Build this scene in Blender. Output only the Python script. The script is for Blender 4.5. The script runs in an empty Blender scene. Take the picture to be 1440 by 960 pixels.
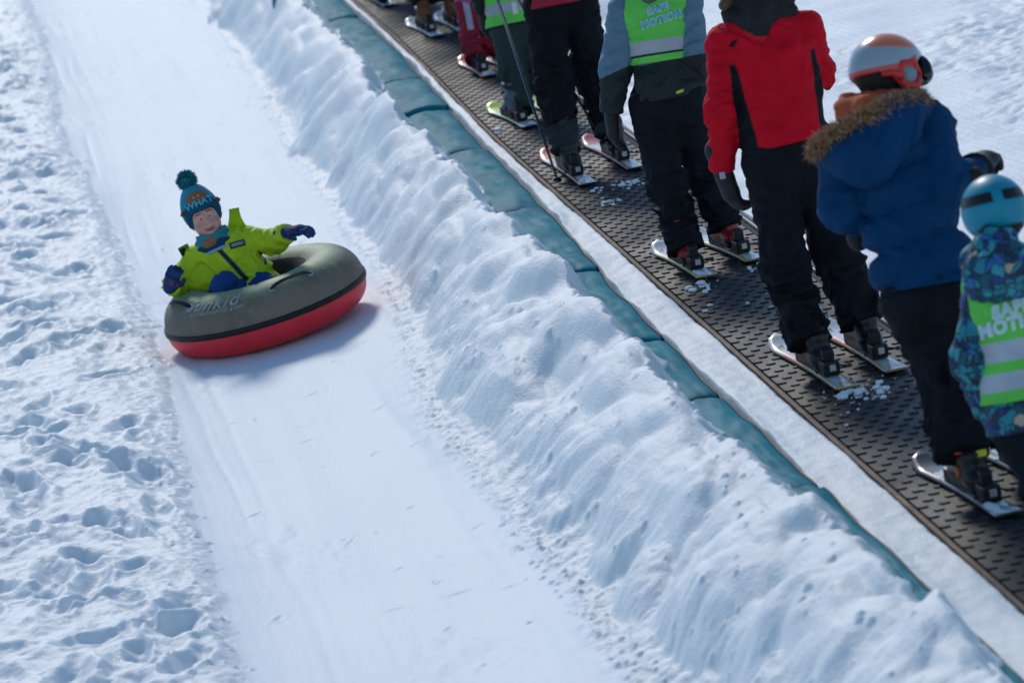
import bpy, bmesh, math, random
import numpy as np
from mathutils import Vector, Matrix
from mathutils.bvhtree import BVHTree

rng = np.random.default_rng(7)
random.seed(7)
scene = bpy.context.scene
COL = scene.collection

# ------------------------------------------------------------------ frames
# world: X right, Y up the hill (camera heading), Z up.  The origin is the left edge of the conveyor belt.
F = 6400.0                                   # focal length in photo pixels (160 mm on 36 mm)
PITCH, ROLL = math.radians(-1.0), math.radians(11.0)
R_ = np.array([1.0, 0, 0]); U_ = np.array([0, -math.sin(PITCH), math.cos(PITCH)]); F_ = np.array([0, math.cos(PITCH), math.sin(PITCH)])
B = np.array([-0.10751661, 0.97903639, 0.17299688])      # uphill along the belt
C = np.array([0.99402391, 0.10916252, 0.0])              # across the belt, level
N = np.array([0.01888478, -0.17196303, 0.98492237])      # slope normal
CAM = -np.array([0.88255507, 16.96022256, -0.57940735])
CR, SR = math.cos(ROLL), math.sin(ROLL)

def ray(px, py):
    X, Y = px - 720.0, 480.0 - py
    return (R_ * (X * CR + Y * SR) + U_ * (-X * SR + Y * CR)) / F + F_

def J(px, py, D):                            # world point seen at a photo pixel, at distance D along the view axis
    return CAM + ray(px, py) * D

def G(s, t, h=0.0):                          # slope coordinates -> world
    return s * B + t * C + h * N

def depth(p):
    return float((p - CAM) @ F_)

# ------------------------------------------------------------------ noise
_perm = rng.permutation(256)
_perm = np.concatenate([_perm, _perm, _perm]).astype(np.int64)
_ga = rng.random(256) * 2 * np.pi
_gx, _gy = np.cos(_ga), np.sin(_ga)
_g3 = rng.normal(size=(256, 3)); _g3 /= np.linalg.norm(_g3, axis=1)[:, None]

def _f(t): return t * t * t * (t * (t * 6 - 15) + 10)

def noise2(x, y, seed=0):
    x = np.asarray(x) + seed * 17.31; y = np.asarray(y) + seed * 9.73
    xi = np.floor(x).astype(np.int64); yi = np.floor(y).astype(np.int64)
    xf = x - xi; yf = y - yi; u, v = _f(xf), _f(yf)
    xi &= 255; yi &= 255
    a = _perm[xi] + yi; b = _perm[xi + 1] + yi
    def g(h, dx, dy):
        h = _perm[h]; return _gx[h] * dx + _gy[h] * dy
    n0 = g(a, xf, yf) * (1 - u) + g(b, xf - 1, yf) * u
    n1 = g(a + 1, xf, yf - 1) * (1 - u) + g(b + 1, xf - 1, yf - 1) * u
    return (n0 * (1 - v) + n1 * v) * 1.5

def noise3(P, seed=0):
    P = P + np.array([seed * 17.3, seed * 7.7, seed * 3.1])
    I = np.floor(P).astype(np.int64); f = P - I; u = _f(f); I &= 255
    out = 0
    for dx in (0, 1):
        for dy in (0, 1):
            for dz in (0, 1):
                h = _perm[_perm[_perm[I[..., 0] + dx] + I[..., 1] + dy] + I[..., 2] + dz]
                g = _g3[h]
                w = (u[..., 0] if dx else 1 - u[..., 0]) * (u[..., 1] if dy else 1 - u[..., 1]) * (u[..., 2] if dz else 1 - u[..., 2])
                out = out + w * (g[..., 0] * (f[..., 0] - dx) + g[..., 1] * (f[..., 1] - dy) + g[..., 2] * (f[..., 2] - dz))
    return out * 1.5

def sst(a, b, x):
    t = np.clip((x - a) / (b - a), 0, 1); return t * t * (3 - 2 * t)

# ------------------------------------------------------------------ objects
def tag(o, label=None, cat=None, group=None, kind=None):
    if label: o['label'] = label
    if cat: o['category'] = cat
    if group: o['group'] = group
    if kind: o['kind'] = kind
    return o

def empty(name, loc, label=None, cat=None, group=None):
    o = bpy.data.objects.new(name, None); COL.objects.link(o)
    o.location = Vector(loc); o.empty_display_size = 0.1
    bpy.context.view_layer.update()
    return tag(o, label, cat, group)

def world_origin(o):
    v = np.zeros(3)
    while o is not None:
        v = v + np.array(o.location); o = o.parent
    return v

def mesh_obj(name, V, faces, mats, parent=None, smooth=True, attrs=None, loc=None, mat_idx=None):
    """V in world coordinates; the object's origin goes to its parent's place (or loc)."""
    V = np.asarray(V, dtype=np.float64).reshape(-1, 3)
    org = world_origin(parent) if parent is not None else (np.array(loc) if loc is not None else V.mean(0))
    me = bpy.data.meshes.new(name)
    if isinstance(faces, np.ndarray) and faces.ndim == 2:
        k = faces.shape[1]; nf = len(faces)
        me.vertices.add(len(V)); me.vertices.foreach_set('co', (V - org).astype(np.float32).ravel())
        me.loops.add(nf * k); me.loops.foreach_set('vertex_index', faces.astype(np.int32).ravel())
        me.polygons.add(nf); me.polygons.foreach_set('loop_start', np.arange(nf, dtype=np.int32) * k)
        me.update(calc_edges=True); me.validate()
    else:
        me.from_pydata([tuple(v) for v in (V - org)], [], [tuple(int(i) for i in f) for f in faces]); me.update()
    me.polygons.foreach_set('use_smooth', np.full(len(me.polygons), smooth, dtype=bool))
    if attrs:
        for k, v in attrs.items():
            a = me.attributes.new(k, 'FLOAT', 'POINT'); a.data.foreach_set('value', np.asarray(v, dtype=np.float32))
    if not isinstance(mats, (list, tuple)): mats = [mats]
    for m in mats: me.materials.append(m)
    if mat_idx is not None: me.polygons.foreach_set('material_index', np.asarray(mat_idx, dtype=np.int32))
    o = bpy.data.objects.new(name, me); COL.objects.link(o)
    if parent is not None: o.parent = parent
    else: o.location = Vector(org)
    return o

class MB:
    """collects simple shapes into one mesh"""
    def __init__(s): s.v = []; s.f = []; s.mi = []; s.cur = 0
    def add(s, V, Fc):
        o = len(s.v); s.v += [tuple(v) for v in V]; s.f += [tuple(i + o for i in f) for f in Fc]; s.mi += [s.cur] * len(Fc)
    def box(s, c, ax, ay, az, hx, hy, hz, bev=0.0):
        c = np.array(c); ax, ay, az = map(np.array, (ax, ay, az))
        bm = bmesh.new(); bmesh.ops.create_cube(bm, size=2)
        for v in bm.verts: v.co = Vector((v.co.x * hx, v.co.y * hy, v.co.z * hz))
        if bev > 0: bmesh.ops.bevel(bm, geom=bm.edges[:], offset=bev, segments=2, affect='EDGES', profile=0.5)
        bm.verts.index_update()
        s.add([c + ax * v.co.x + ay * v.co.y + az * v.co.z for v in bm.verts], [[v.index for v in f.verts] for f in bm.faces]); bm.free()
    def tube(s, pts, r, n=8, caps=True):
        pts = [np.array(p, float) for p in pts]; rr = r if hasattr(r, '__len__') else [r] * len(pts)
        V = []; Fc = []
        t0 = pts[1] - pts[0]; ref = np.array([0, 0, 1.0]) if abs(t0[2]) < 0.9 * np.linalg.norm(t0) else np.array([1.0, 0, 0])
        a = np.cross(t0, ref); a /= np.linalg.norm(a)
        for i, p in enumerate(pts):
            t = pts[min(i + 1, len(pts) - 1)] - pts[max(i - 1, 0)]; t = t / (np.linalg.norm(t) + 1e-12)
            a = a - t * (a @ t); a /= np.linalg.norm(a); b = np.cross(t, a)
            for k in range(n):
                w = 2 * math.pi * k / n; V.append(p + (a * math.cos(w) + b * math.sin(w)) * rr[i])
        for i in range(len(pts) - 1):
            for k in range(n):
                Fc.append((i * n + k, i * n + (k + 1) % n, (i + 1) * n + (k + 1) % n, (i + 1) * n + k))
        if caps:
            Fc.append(tuple(range(n - 1, -1, -1))); Fc.append(tuple((len(pts) - 1) * n + k for k in range(n)))
        s.add(V, Fc)
    def build(s, name, mats, parent=None, smooth=False, loc=None):
        return mesh_obj(name, s.v, s.f, mats, parent, smooth, loc=loc, mat_idx=s.mi)

# ------------------------------------------------------------------ materials
def new_mat(name):
    m = bpy.data.materials.new(name); m.use_nodes = True
    return m, m.node_tree, m.node_tree.nodes['Principled BSDF']

def nd(nt, typ, **kw):
    n = nt.nodes.new(typ)
    for k, v in kw.items(): setattr(n, k, v)
    return n

def col4(c): return (c[0], c[1], c[2], 1.0)

def cloth(name, base, layers=(), rough=0.8, bump=0.25, bscale=260.0, var=0.12, sheen=0.0, spec=0.3, var_scale=9.0, coat=0.0):
    """fabric or hard shell: base colour, then layers (attribute, colour[, edge width]) switched on where the attribute > 0"""
    m, nt, p = new_mat(name)
    L = nt.links
    tc = nd(nt, 'ShaderNodeTexCoord')
    n1 = nd(nt, 'ShaderNodeTexNoise'); n1.inputs['Scale'].default_value = var_scale; n1.inputs['Detail'].default_value = 4
    L.new(tc.outputs['Object'], n1.inputs['Vector'])
    cur = None
    base_n = nd(nt, 'ShaderNodeRGB'); base_n.outputs[0].default_value = col4(base); cur = base_n.outputs[0]
    for lay in layers:
        at = nd(nt, 'ShaderNodeAttribute', attribute_name=lay[0])
        w = lay[2] if len(lay) > 2 else 0.002
        mr = nd(nt, 'ShaderNodeMapRange'); mr.inputs['From Min'].default_value = -w; mr.inputs['From Max'].default_value = w
        L.new(at.outputs['Fac'], mr.inputs['Value'])
        mx = nd(nt, 'ShaderNodeMix', data_type='RGBA'); L.new(mr.outputs['Result'], mx.inputs['Factor'])
        L.new(cur, mx.inputs[6]); mx.inputs[7].default_value = col4(lay[1]); cur = mx.outputs[2]
    if var > 0:
        mr = nd(nt, 'ShaderNodeMapRange'); mr.inputs['From Min'].default_value = 0.3; mr.inputs['From Max'].default_value = 0.7
        mr.inputs['To Min'].default_value = 1 - var; mr.inputs['To Max'].default_value = 1 + var
        L.new(n1.outputs['Fac'], mr.inputs['Value'])
        mm = nd(nt, 'ShaderNodeVectorMath', operation='SCALE'); L.new(cur, mm.inputs[0]); L.new(mr.outputs['Result'], mm.inputs['Scale']); cur = mm.outputs[0]
    L.new(cur, p.inputs['Base Color'])
    p.inputs['Roughness'].default_value = rough; p.inputs['Specular IOR Level'].default_value = spec
    if sheen: p.inputs['Sheen Weight'].default_value = sheen; p.inputs['Sheen Roughness'].default_value = 0.5
    if coat: p.inputs['Coat Weight'].default_value = coat; p.inputs['Coat Roughness'].default_value = 0.15
    if bump > 0:
        n2 = nd(nt, 'ShaderNodeTexNoise'); n2.inputs['Scale'].default_value = bscale; n2.inputs['Detail'].default_value = 3
        L.new(tc.outputs['Object'], n2.inputs['Vector'])
        bp = nd(nt, 'ShaderNodeBump'); bp.inputs['Strength'].default_value = bump; bp.inputs['Distance'].default_value = 0.003
        L.new(n2.outputs['Fac'], bp.inputs['Height']); L.new(bp.outputs['Normal'], p.inputs['Normal'])
    return m

def snow_mat(name, base, rough=0.55, bscale=55.0, bump=0.5, bdist=0.012, spec=0.25, streak=False, tint=None):
    m, nt, p = new_mat(name); L = nt.links
    geo = nd(nt, 'ShaderNodeTexCoord')
    mp = nd(nt, 'ShaderNodeMapping'); L.new(geo.outputs['Object'], mp.inputs['Vector'])
    n1 = nd(nt, 'ShaderNodeTexNoise'); n1.inputs['Scale'].default_value = bscale; n1.inputs['Detail'].default_value = 5; n1.inputs['Roughness'].default_value = 0.6
    n2 = nd(nt, 'ShaderNodeTexNoise'); n2.inputs['Scale'].default_value = 2.2; n2.inputs['Detail'].default_value = 5
    L.new(geo.outputs['Object'], n2.inputs['Vector'])
    if streak:
        mp.inputs['Scale'].default_value = (1.0, 0.16, 1.0); mp.inputs['Rotation'].default_value = (0, 0, math.radians(-6.3))
    L.new(mp.outputs['Vector'], n1.inputs['Vector'])
    mx = nd(nt, 'ShaderNodeMix', data_type='RGBA'); L.new(n2.outputs['Fac'], mx.inputs['Factor'])
    t = tint or tuple(c * 0.93 for c in base)
    mx.inputs[6].default_value = col4(base); mx.inputs[7].default_value = col4(t)
    L.new(mx.outputs[2], p.inputs['Base Color'])
    p.inputs['Roughness'].default_value = rough; p.inputs['Specular IOR Level'].default_value = spec
    bp = nd(nt, 'ShaderNodeBump'); bp.inputs['Strength'].default_value = bump; bp.inputs['Distance'].default_value = bdist
    L.new(n1.outputs['Fac'], bp.inputs['Height']); L.new(bp.outputs['Normal'], p.inputs['Normal'])
    p.inputs['Subsurface Weight'].default_value = 0.35; p.inputs['Subsurface Radius'].default_value = (0.6, 0.8, 1.0); p.inputs['Subsurface Scale'].default_value = 0.012
    return m

SNOW = (0.82, 0.868, 0.90)
M = {}
M['snow'] = snow_mat('snow', SNOW)
M['snow_bank'] = snow_mat('snow_bank', SNOW, bscale=70, bump=0.55)
M['snow_run'] = snow_mat('snow_packed', (0.745, 0.81, 0.865), rough=0.6, bscale=30, bump=0.3, bdist=0.006, spec=0.2, streak=True, tint=(0.66, 0.735, 0.82))
M['snow_groomed'] = snow_mat('snow_groomed', (0.785, 0.85, 0.90), bscale=60, bump=0.5)
M['snow_loose'] = snow_mat('snow_loose', (0.82, 0.88, 0.92), bscale=120, bump=0.5)

# ------------------------------------------------------------------ terrain
def drift(s): return 0.08 * sst(6.0, 13.0, s)

RUN_R = np.array([(-30, -0.98), (-4, -1.0), (-2.4, -1.04), (-0.5, -1.07), (1.4, -1.10), (4.2, -0.94), (5.6, -0.87), (9.4, -0.93), (16.2, -0.82), (24, -0.8), (80, -0.8)])
RUN_L = np.array([(-30, -2.18), (-4, -2.17), (-1.5, -2.15), (0.5, -2.13), (2.5, -2.08), (4.5, -2.0), (8.5, -2.02), (12.8, -2.16), (19.3, -2.02), (25, -2.03), (80, -2.05)])
COVER = np.array([(-30, -0.16), (-6, -0.20), (-4.0, -0.22), (-2.9, -0.235), (-2.2, -0.305), (-0.7, -0.315), (0.4, -0.32), (1.4, -0.32), (4, -0.325), (6.6, -0.31), (9.2, -0.335), (14.7, -0.28), (80, -0.27)])
MAT_R = np.array([(-30, -0.21), (-2, -0.21), (2, -0.19), (5.3, -0.10), (9.6, -0.075), (14.3, -0.07), (80, -0.07)])   # right edge of the teal pads
def itp(tab, s): return np.interp(s, tab[:, 0], tab[:, 1])

def mat_w(s): return itp(MAT_R, s) - itp(COVER, s) + 0.075      # pad width: its far side runs under the bank
def pad_height(s, t):
    """top of the pads above the belt plane (t without drift)"""
    x = (itp(MAT_R, s) - t) / mat_w(s)
    x = np.clip(x, 0, 1)
    return -0.012 + 0.055 * np.sqrt(np.clip(1 - np.abs(2 * x - 1) ** 2.6, 0, 1)) ** 0.8 + 0.012 * noise2(s * 2.2, t * 5, 31) * (x > 0)

def clods(s, t, S, T0, H):
    """shovelled lumps heaped on the bank: rounded, overlapping, drooping down the slope"""
    rg = np.random.default_rng(21); H0 = H.copy()
    for k in range(760):
        sc = -5.2 + 26 * rg.random() ** 1.25
        tr_, tl_ = np.interp(sc, RUN_R[:, 0], RUN_R[:, 1]), np.interp(sc, COVER[:, 0], COVER[:, 1])
        u = rg.beta(1.5, 1.1); tcn = tr_ + 0.10 + (tl_ - tr_ - 0.13) * u
        big = rg.random() ** 2.0
        rt = 0.045 + 0.16 * big; rs = rt * rg.uniform(1.1, 2.6); h = rt * rg.uniform(0.44, 0.72) * (0.5 if u > 0.80 else 1.0)
        if u < 0.22: rs *= 0.5; rt *= 0.5; h *= 0.5
        i0, i1 = np.searchsorted(s, [sc - 1.5 * rs, sc + 1.5 * rs]); j0, j1 = np.searchsorted(t, [tcn - 1.5 * rt, tcn + 1.5 * rt])
        if i1 - i0 < 3 or j1 - j0 < 3: continue
        ix = (slice(i0, i1), slice(j0, j1)); ds, dt = S[ix] - sc, T0[ix] - tcn
        ang = rg.normal(0, 0.35); a, b = ds * math.cos(ang) + dt * math.sin(ang), dt * math.cos(ang) - ds * math.sin(ang)
        ds2 = a + 0.25 * rs * np.sin(b / rt * 2.2 + rg.uniform(0, 6))
        r = np.sqrt((ds2 / rs) ** 2 + (b / rt) ** 2) * (1 + 0.22 * noise2(S[ix] / (rs * 1.6) + k, T0[ix] / (rt * 1.6), 33))
        ci, cj = (i0 + i1) // 2, (j0 + j1) // 2
        base = H0[ix] * 0.5 + 0.5 * (H0[ci, cj] + 0.5 * dt)
        dome = base + h * np.clip(1 - r ** 2.4, -1.2, 1) - 0.15 * h + 0.10 * h * noise2(S[ix] / (0.35 * rs) + k, T0[ix] / (0.35 * rt), 34)
        d = dome - H[ix]; kk = 0.008 + 0.12 * h
        hh = np.clip(0.5 + 0.5 * d / kk, 0, 1)
        H[ix] = H[ix] * (1 - hh) + dome * hh + kk * hh * (1 - hh) * 0.5
    return H

def build_terrain():
    # sampling: finest where the camera sees most
    s = [-5.2]
    while s[-1] < 24.0:
        D = 16.4 + s[-1]; s.append(s[-1] + max(0.0055, 4.6e-5 * D * D))
    s_pre = -5.2 - np.cumsum(np.geomspace(0.01, 2.2, 46)); s_post = s[-1] + np.cumsum(np.geomspace(0.06, 6.0, 50))
    s = np.concatenate([s_pre[::-1], s, s_post])
    t_in = np.concatenate([np.arange(-3.5, -2.45, 0.010), np.arange(-2.45, -2.0, 0.0085), np.arange(-2.0, -1.15, 0.011), np.arange(-1.15, -0.15, 0.0062),
                           np.arange(-0.15, 0.02, 0.008), np.arange(0.02, 0.52, 0.05), np.arange(0.52, 0.9, 0.011), np.arange(0.9, 3.6, 0.013)])
    t_l = -3.5 - np.cumsum(np.geomspace(0.011, 6.0, 44)); t_r = 3.6 + np.cumsum(np.geomspace(0.014, 6.0, 44))
    t = np.concatenate([t_l[::-1], t_in, t_r])
    S, T0 = np.meshgrid(s, t, indexing='ij')
    Td = T0.copy()                       # profile coordinate (follows the belt's bend)
    dr = drift(S)
    rR = itp(RUN_R, S) + 0.035 * noise2(S * 1.3, T0 * 0 + 3.1, 2) + 0.012 * noise2(S * 6, T0 * 0, 3)
    rL = itp(RUN_L, S) + 0.03 * noise2(S * 1.1, T0 * 0 + 8.1, 4) + 0.012 * noise2(S * 5, T0 * 0, 5)
    tc = itp(COVER, S) - 0.018 + 0.045 * noise2(S * 1.2, T0 * 0, 6) + 0.032 * noise2(S * 5, T0 * 0, 7) + 0.016 * noise2(S * 16, T0 * 4, 8)
    # --- regions
    xr = (T0 - rR) / (tc - 0.03 - rR)
    xl = rL - T0
    H = np.full_like(S, -0.34)
    mid = 0.5 * (rR + rL); half = 0.5 * (rR - rL)
    q = np.clip(np.abs(T0 - mid) / half, 0, 1.0)
    H += 0.05 * q ** 3 + 0.045 * np.clip((T0 - mid) / half, -1, 1)
    # faint ruts, scrapes
    H += 0.0022 * noise2(T0 * 7, S * 0.35, 11) + 0.0008 * noise2(T0 * 26, S * 0.8, 12) + 0.010 * noise2(T0 * 1.3, S * 0.6, 13)
    scr = sst(0.25, 0.6, noise2(T0 * 2.2, S * 0.9, 14)); H += scr * (0.004 * noise2(T0 * 12, S * 5, 15) + 0.002 * noise2(T0 * 30, S * 14, 16)) - 0.010 * sst(0.80, 0.98, noise2(T0 * 9, S * 2.6, 17))
    # --- bank
    x = np.clip(xr, 0, 1)
    Hb = 0.355 * np.sin(0.5 * np.pi * np.clip((x - 0.06) / 0.94, 0, 1) ** 1.12) ** 1.4
    env = sst(0.02, 0.40, x) * (1 - 0.55 * sst(0.80, 1.0, x))
    wx = S + 0.12 * noise2(S * 1.4, T0 * 1.6, 20); wt = T0 + 0.10 * noise2(S * 1.5, T0 * 1.5, 21)
    g = noise2(wx / 0.62, wt / 0.40, 22)
    g = noise2((wx + 0.14 * g) / 0.62, wt / 0.40, 22)
    g2 = noise2((wx + 0.05 * g) / 0.21, wt / 0.24, 23)
    bil = np.abs(noise2((wx + 0.03 * g2) / 0.30, wt / 0.34, 24))
    g3 = noise2(wx / 0.10, wt / 0.11, 25); g4 = np.abs(noise2(wx / 0.13, wt / 0.15, 26))
    g5 = noise2(S / 0.045, T0 / 0.045, 27); g6 = noise2(S / 0.022, T0 / 0.022, 28)
    patch = sst(-0.35, 0.4, noise2(S * 0.7, T0 * 1.2, 29))
    gl = noise2((wx + 0.14 * g) / 1.1, wt / 0.60, 32)
    lump = 0.050 * gl + 0.026 * g + 0.010 * g2 + 0.012 * bil * (0.5 + patch) + (0.002 + 0.006 * (1 - patch)) * g3 + 0.006 * g4 * (0.3 + patch) + (0.0010 + 0.0022 * (1 - patch)) * g5 + 0.0006 * g6
    Hb += env * lump
    # crumbly apron at the bank's foot
    ap = sst(-0.10, 0.04, xr) * (1 - sst(0.25, 0.55, xr))
    Hb += ap * (0.010 * g3 + 0.008 * np.abs(noise2(S / 0.07, T0 / 0.06, 30)) + 0.006 * g5 + 0.0025 * g6)
    inb = sst(-0.12, 0.10, xr)
    H = H + np.where(xr > 0, Hb, 0) + np.where(xr <= 0, ap * (0.010 * g3 + 0.006 * g5 + 0.002 * g6), 0)
    H = clods(s, t, S, T0, H)
    inbank = sst(0.0, 0.15, xr) * (T0 < 0)
    Sm = H.copy()                                               # settled snow: crisp ridges slump
    for _ in range(16): Sm[1:-1] = 0.25 * Sm[:-2] + 0.5 * Sm[1:-1] + 0.25 * Sm[2:]
    for _ in range(5): Sm[:, 1:-1] = 0.25 * Sm[:, :-2] + 0.5 * Sm[:, 1:-1] + 0.25 * Sm[:, 2:]
    H = H + (Sm - H) * 0.85 * inbank * sst(0.0, 0.05, -(T0 - tc))
    top_ = sst(0.3, 0.5, x); H = H + inbank * ((0.0012 + 0.003 * (1 - top_)) * g5 + 0.0009 * g6 + (0.002 + 0.004 * (1 - top_)) * g3)
    # --- behind the cover line: dive under the pad (or lie on it in patches)
    pad = pad_height(S, T0)
    tongue = 0.04 * noise2(S / 0.5, T0 / 0.2, 40) + 0.02 * noise2(S / 0.12, T0 / 0.08, 41) + 0.01 * noise2(S / 0.04, T0 / 0.04, 42)
    over = T0 - tc                       # >0: beyond the snow's edge
    dust = noise2(S / 0.55, T0 / 0.22, 43) + 0.5 * noise2(S / 0.16, T0 / 0.10, 44)
    near_bury = 0.75 * (1 - sst(-3.6, -1.6, S))
    on_pad = pad + 0.018 - 0.10 * sst(-0.012, 0.022, over - 0.6 * tongue) + 0.05 * np.clip(dust + near_bury - 0.60 + 0.16 * sst(2, 5, S), -0.3, 0.25)
    bank_top = np.minimum(H, 10)
    edge = sst(-0.10, 0.0, over)
    Hp = on_pad + (0.004 * g5 + 0.0015 * g6 + 0.006 * g3) * (over < 0.03)
    H = np.where(xr > 0, H * (1 - edge) + np.maximum(Hp, -0.09) * edge, H)
    # --- snow-covered strip between pads and belt
    mr = itp(MAT_R, S) + 0.012 * noise2(S * 3, T0 * 0, 45)
    strip = 0.010 + 0.010 * noise2(S / 0.5, T0 / 0.15, 46) + 0.004 * noise2(S / 0.1, T0 / 0.06, 47) + 0.0015 * g5 + 0.02 * np.clip(noise2(S / 0.9, T0 / 0.5, 48), 0, 1) * sst(0.06, 0, np.abs(T0 - mr))
    w = sst(-0.015, 0.012, T0 - mr)
    H = np.where(T0 > mr - 0.03, H * (1 - w) + strip * w, H)
    H = np.where(T0 > -0.024, -0.09, H)
    # --- right of the belt
    xb = T0 - 0.60
    rough_patch = sst(-0.15, 0.45, noise2(S * 0.42 + 0.3 * noise2(S * 0.9, T0 * 1.3, 50), T0 * 0.8, 51)) * sst(0.2, 0.9, xb)
    far_bank = sst(5.5, 8.5, S) * (1 - sst(14, 20, S))
    Hr = 0.018 + 0.012 * noise2(S / 0.5, T0 / 0.4, 52) + 0.10 * far_bank * sst(0.05, 0.30, xb) * (1 - sst(0.5, 0.9, xb)) * (1 + 0.8 * g)
    Hr += 0.045 * sst(0.02, 0.10, xb) * (1 - sst(0.14, 0.3, xb)) * (0.4 + g2) * (0.3 + far_bank)
    Hr += rough_patch * (0.024 * noise2(S / 0.20, T0 / 0.26, 53) + 0.020 * np.abs(noise2(S / 0.12, T0 / 0.14, 54)) + 0.006 * noise2(S / 0.06, T0 / 0.06, 55) + 0.002 * g6)
    Hr += 0.0008 * np.sin(2 * math.pi * (T0 + 0.10 * S) / 0.055) * (1 - rough_patch) * sst(0.6, 1.0, xb) + 0.004 * noise2(S / 0.25, T0 / 0.3, 56) + 0.0012 * g5
    Hr += 0.06 * noise2(S / 3.5, T0 / 2.5, 57) * sst(1.0, 3.0, xb)
    H = np.where(T0 > 0.592, Hr, H)
    # --- trampled snow left of the run
    y = np.clip(xl, 0, None)
    Hl = 0.055 * (1 - np.exp(-y / 0.10)) + 0.02 * np.minimum(y, 6)
    ee = 0.32 * sst(0.0, 0.15, y) + 0.56 * sst(0.05, 0.55, y)
    Hl += ee * (0.034 * noise2(S / 0.60, T0 / 0.34, 60) + 0.018 * noise2((S + 0.05 * g) / 0.24, T0 / 0.17, 61) + 0.016 * np.abs(noise2(S / 0.30, T0 / 0.18, 62))
                + 0.009 * noise2(S / 0.09, T0 / 0.08, 63) + 0.004 * g5 + 0.0015 * g6)
    Hl += sst(-0.02, 0.03, xl) * (1 - ee) * (0.010 * g3 + 0.006 * g5 + 0.002 * g6)
    H = np.where(xl > 0, H + Hl, H)
    # --- stamps: footprints and crumbs
    def stamp(sc, tcn, rs, rt, fn):
        i0, i1 = np.searchsorted(s, [sc - rs, sc + rs]); j0, j1 = np.searchsorted(t, [tcn - rt, tcn + rt])
        if i1 - i0 < 2 or j1 - j0 < 2: return
        fn((slice(i0, i1), slice(j0, j1)))
    r2 = np.random.default_rng(3)
    for k in range(760):                                        # footprints
        sc, tcn = r2.uniform(-4.5, 21), r2.uniform(-4.2, -2.22); a = r2.normal(0, 0.5); L_, W_ = r2.uniform(0.10, 0.20), r2.uniform(0.045, 0.085)
        d = r2.uniform(0.010, 0.050)
        if tcn > np.interp(sc, RUN_L[:, 0], RUN_L[:, 1]) - 0.14: continue
        def fn(ix):
            ds, dt = S[ix] - sc, T0[ix] - tcn; u = ds * math.cos(a) + dt * math.sin(a); v = -ds * math.sin(a) + dt * math.cos(a)
            r = np.sqrt((u / L_) ** 2 + (v / W_) ** 2)
            r = r + 0.25 * noise2(S[ix] * 9, T0[ix] * 14, 77)
            H[ix] += -d * (1 - sst(0.25, 1.15, r)) + 0.30 * d * np.exp(-((r - 1.3) / 0.28) ** 2)
        stamp(sc, tcn, 0.32, 0.26, fn)
    for k in range(90):                                        # gouges and scrapes in the packed run
        sc, tcn = r2.uniform(-4, 18), r2.uniform(-2.0, -1.08); a = r2.normal(0.9, 0.5); L_, W_ = r2.uniform(0.02, 0.08), r2.uniform(0.004, 0.010)
        def fn(ix):
            ds, dt = S[ix] - sc, T0[ix] - tcn; u = ds * math.cos(a) + dt * math.sin(a); v = -ds * math.sin(a) + dt * math.cos(a) + 0.12 * u * u / L_
            r = np.sqrt((u / L_) ** 2 + (v / (W_ + 0.006)) ** 2); H[ix] += -0.006 * np.clip(1 - r, 0, 1) + 0.002 * np.exp(-((r - 1.3) / 0.3) ** 2)
        stamp(sc, tcn, 0.22, 0.22, fn)
    for (tg, dg, wg) in ((-2.04, 0.004, 0.018), (-1.95, 0.0025, 0.012), (-1.86, 0.002, 0.02), (-1.22, 0.003, 0.03)):      # ruts along the edges of the run
        wob = 0.03 * noise2(S * 0.6, T0 * 0 + tg * 7, 66); H -= dg * np.exp(-((T0 - tg - wob) / wg) ** 2) * sst(-0.2, 0.3, noise2(S * 0.35, T0 * 0 + tg * 3, 67))
    for k in range(7000):                                       # crumbs thrown up beside the run and over the bank
        sc = -5 + 25 * r2.random() ** 1.5
        z = r2.random()
        if z < 0.55: tcn = np.interp(sc, RUN_R[:, 0], RUN_R[:, 1]) + abs(r2.normal(0, 0.13)) - 0.03; rad = 0.0035 + 0.010 * r2.random() ** 4
        elif z < 0.72: tcn = np.interp(sc, RUN_L[:, 0], RUN_L[:, 1]) - abs(r2.normal(0, 0.12)) + 0.03; rad = 0.004 + 0.012 * r2.random() ** 4
        elif z < 0.92: tcn = r2.uniform(-0.9, -0.33); rad = 0.004 + 0.014 * r2.random() ** 4
        elif z < 0.95: tcn = r2.uniform(-2.0, -1.05); rad = 0.004 + 0.008 * r2.random() ** 3
        else: tcn = r2.uniform(0.62, 2.8); rad = 0.004 + 0.012 * r2.random() ** 4
        el = r2.uniform(0.7, 1.4)
        def fn(ix):
            r = np.sqrt(((S[ix] - sc) / (rad * el)) ** 2 + ((T0[ix] - tcn) / rad) ** 2)
            H[ix] += 0.75 * rad * np.clip(1 - r * r * (1 + 0.6 * noise2(S[ix] * 60, T0[ix] * 60, 78)), 0, 1) ** 0.8
        stamp(sc, tcn, rad * 1.5, rad * 1.2, fn)
    # --- runout: the hill flattens below the frame
    lo = np.clip(-5.6 - S, 0, None)
    # ground there becomes level: raise by the tangent of the slope
    H = H + lo * 0.1757 * sst(0, 5, lo)
    H = np.where((S < -9) & (np.abs(T0) < 8), np.minimum(H, 2.4), H)
    H += sst(4, 30, np.abs(T0)) * 0.5 * noise2(S / 9, T0 / 9, 70)
    far = sst(24, 70, S)
    H += far * 0.6 * noise2(S / 14, T0 / 11, 71)
    Tw = T0 + dr
    P = S[..., None] * B + Tw[..., None] * C + H[..., None] * N
    ns, nt = S.shape
    idx = np.arange(ns * nt).reshape(ns, nt)
    quads = np.stack([idx[:-1, :-1], idx[:-1, 1:], idx[1:, 1:], idx[1:, :-1]], -1)
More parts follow.
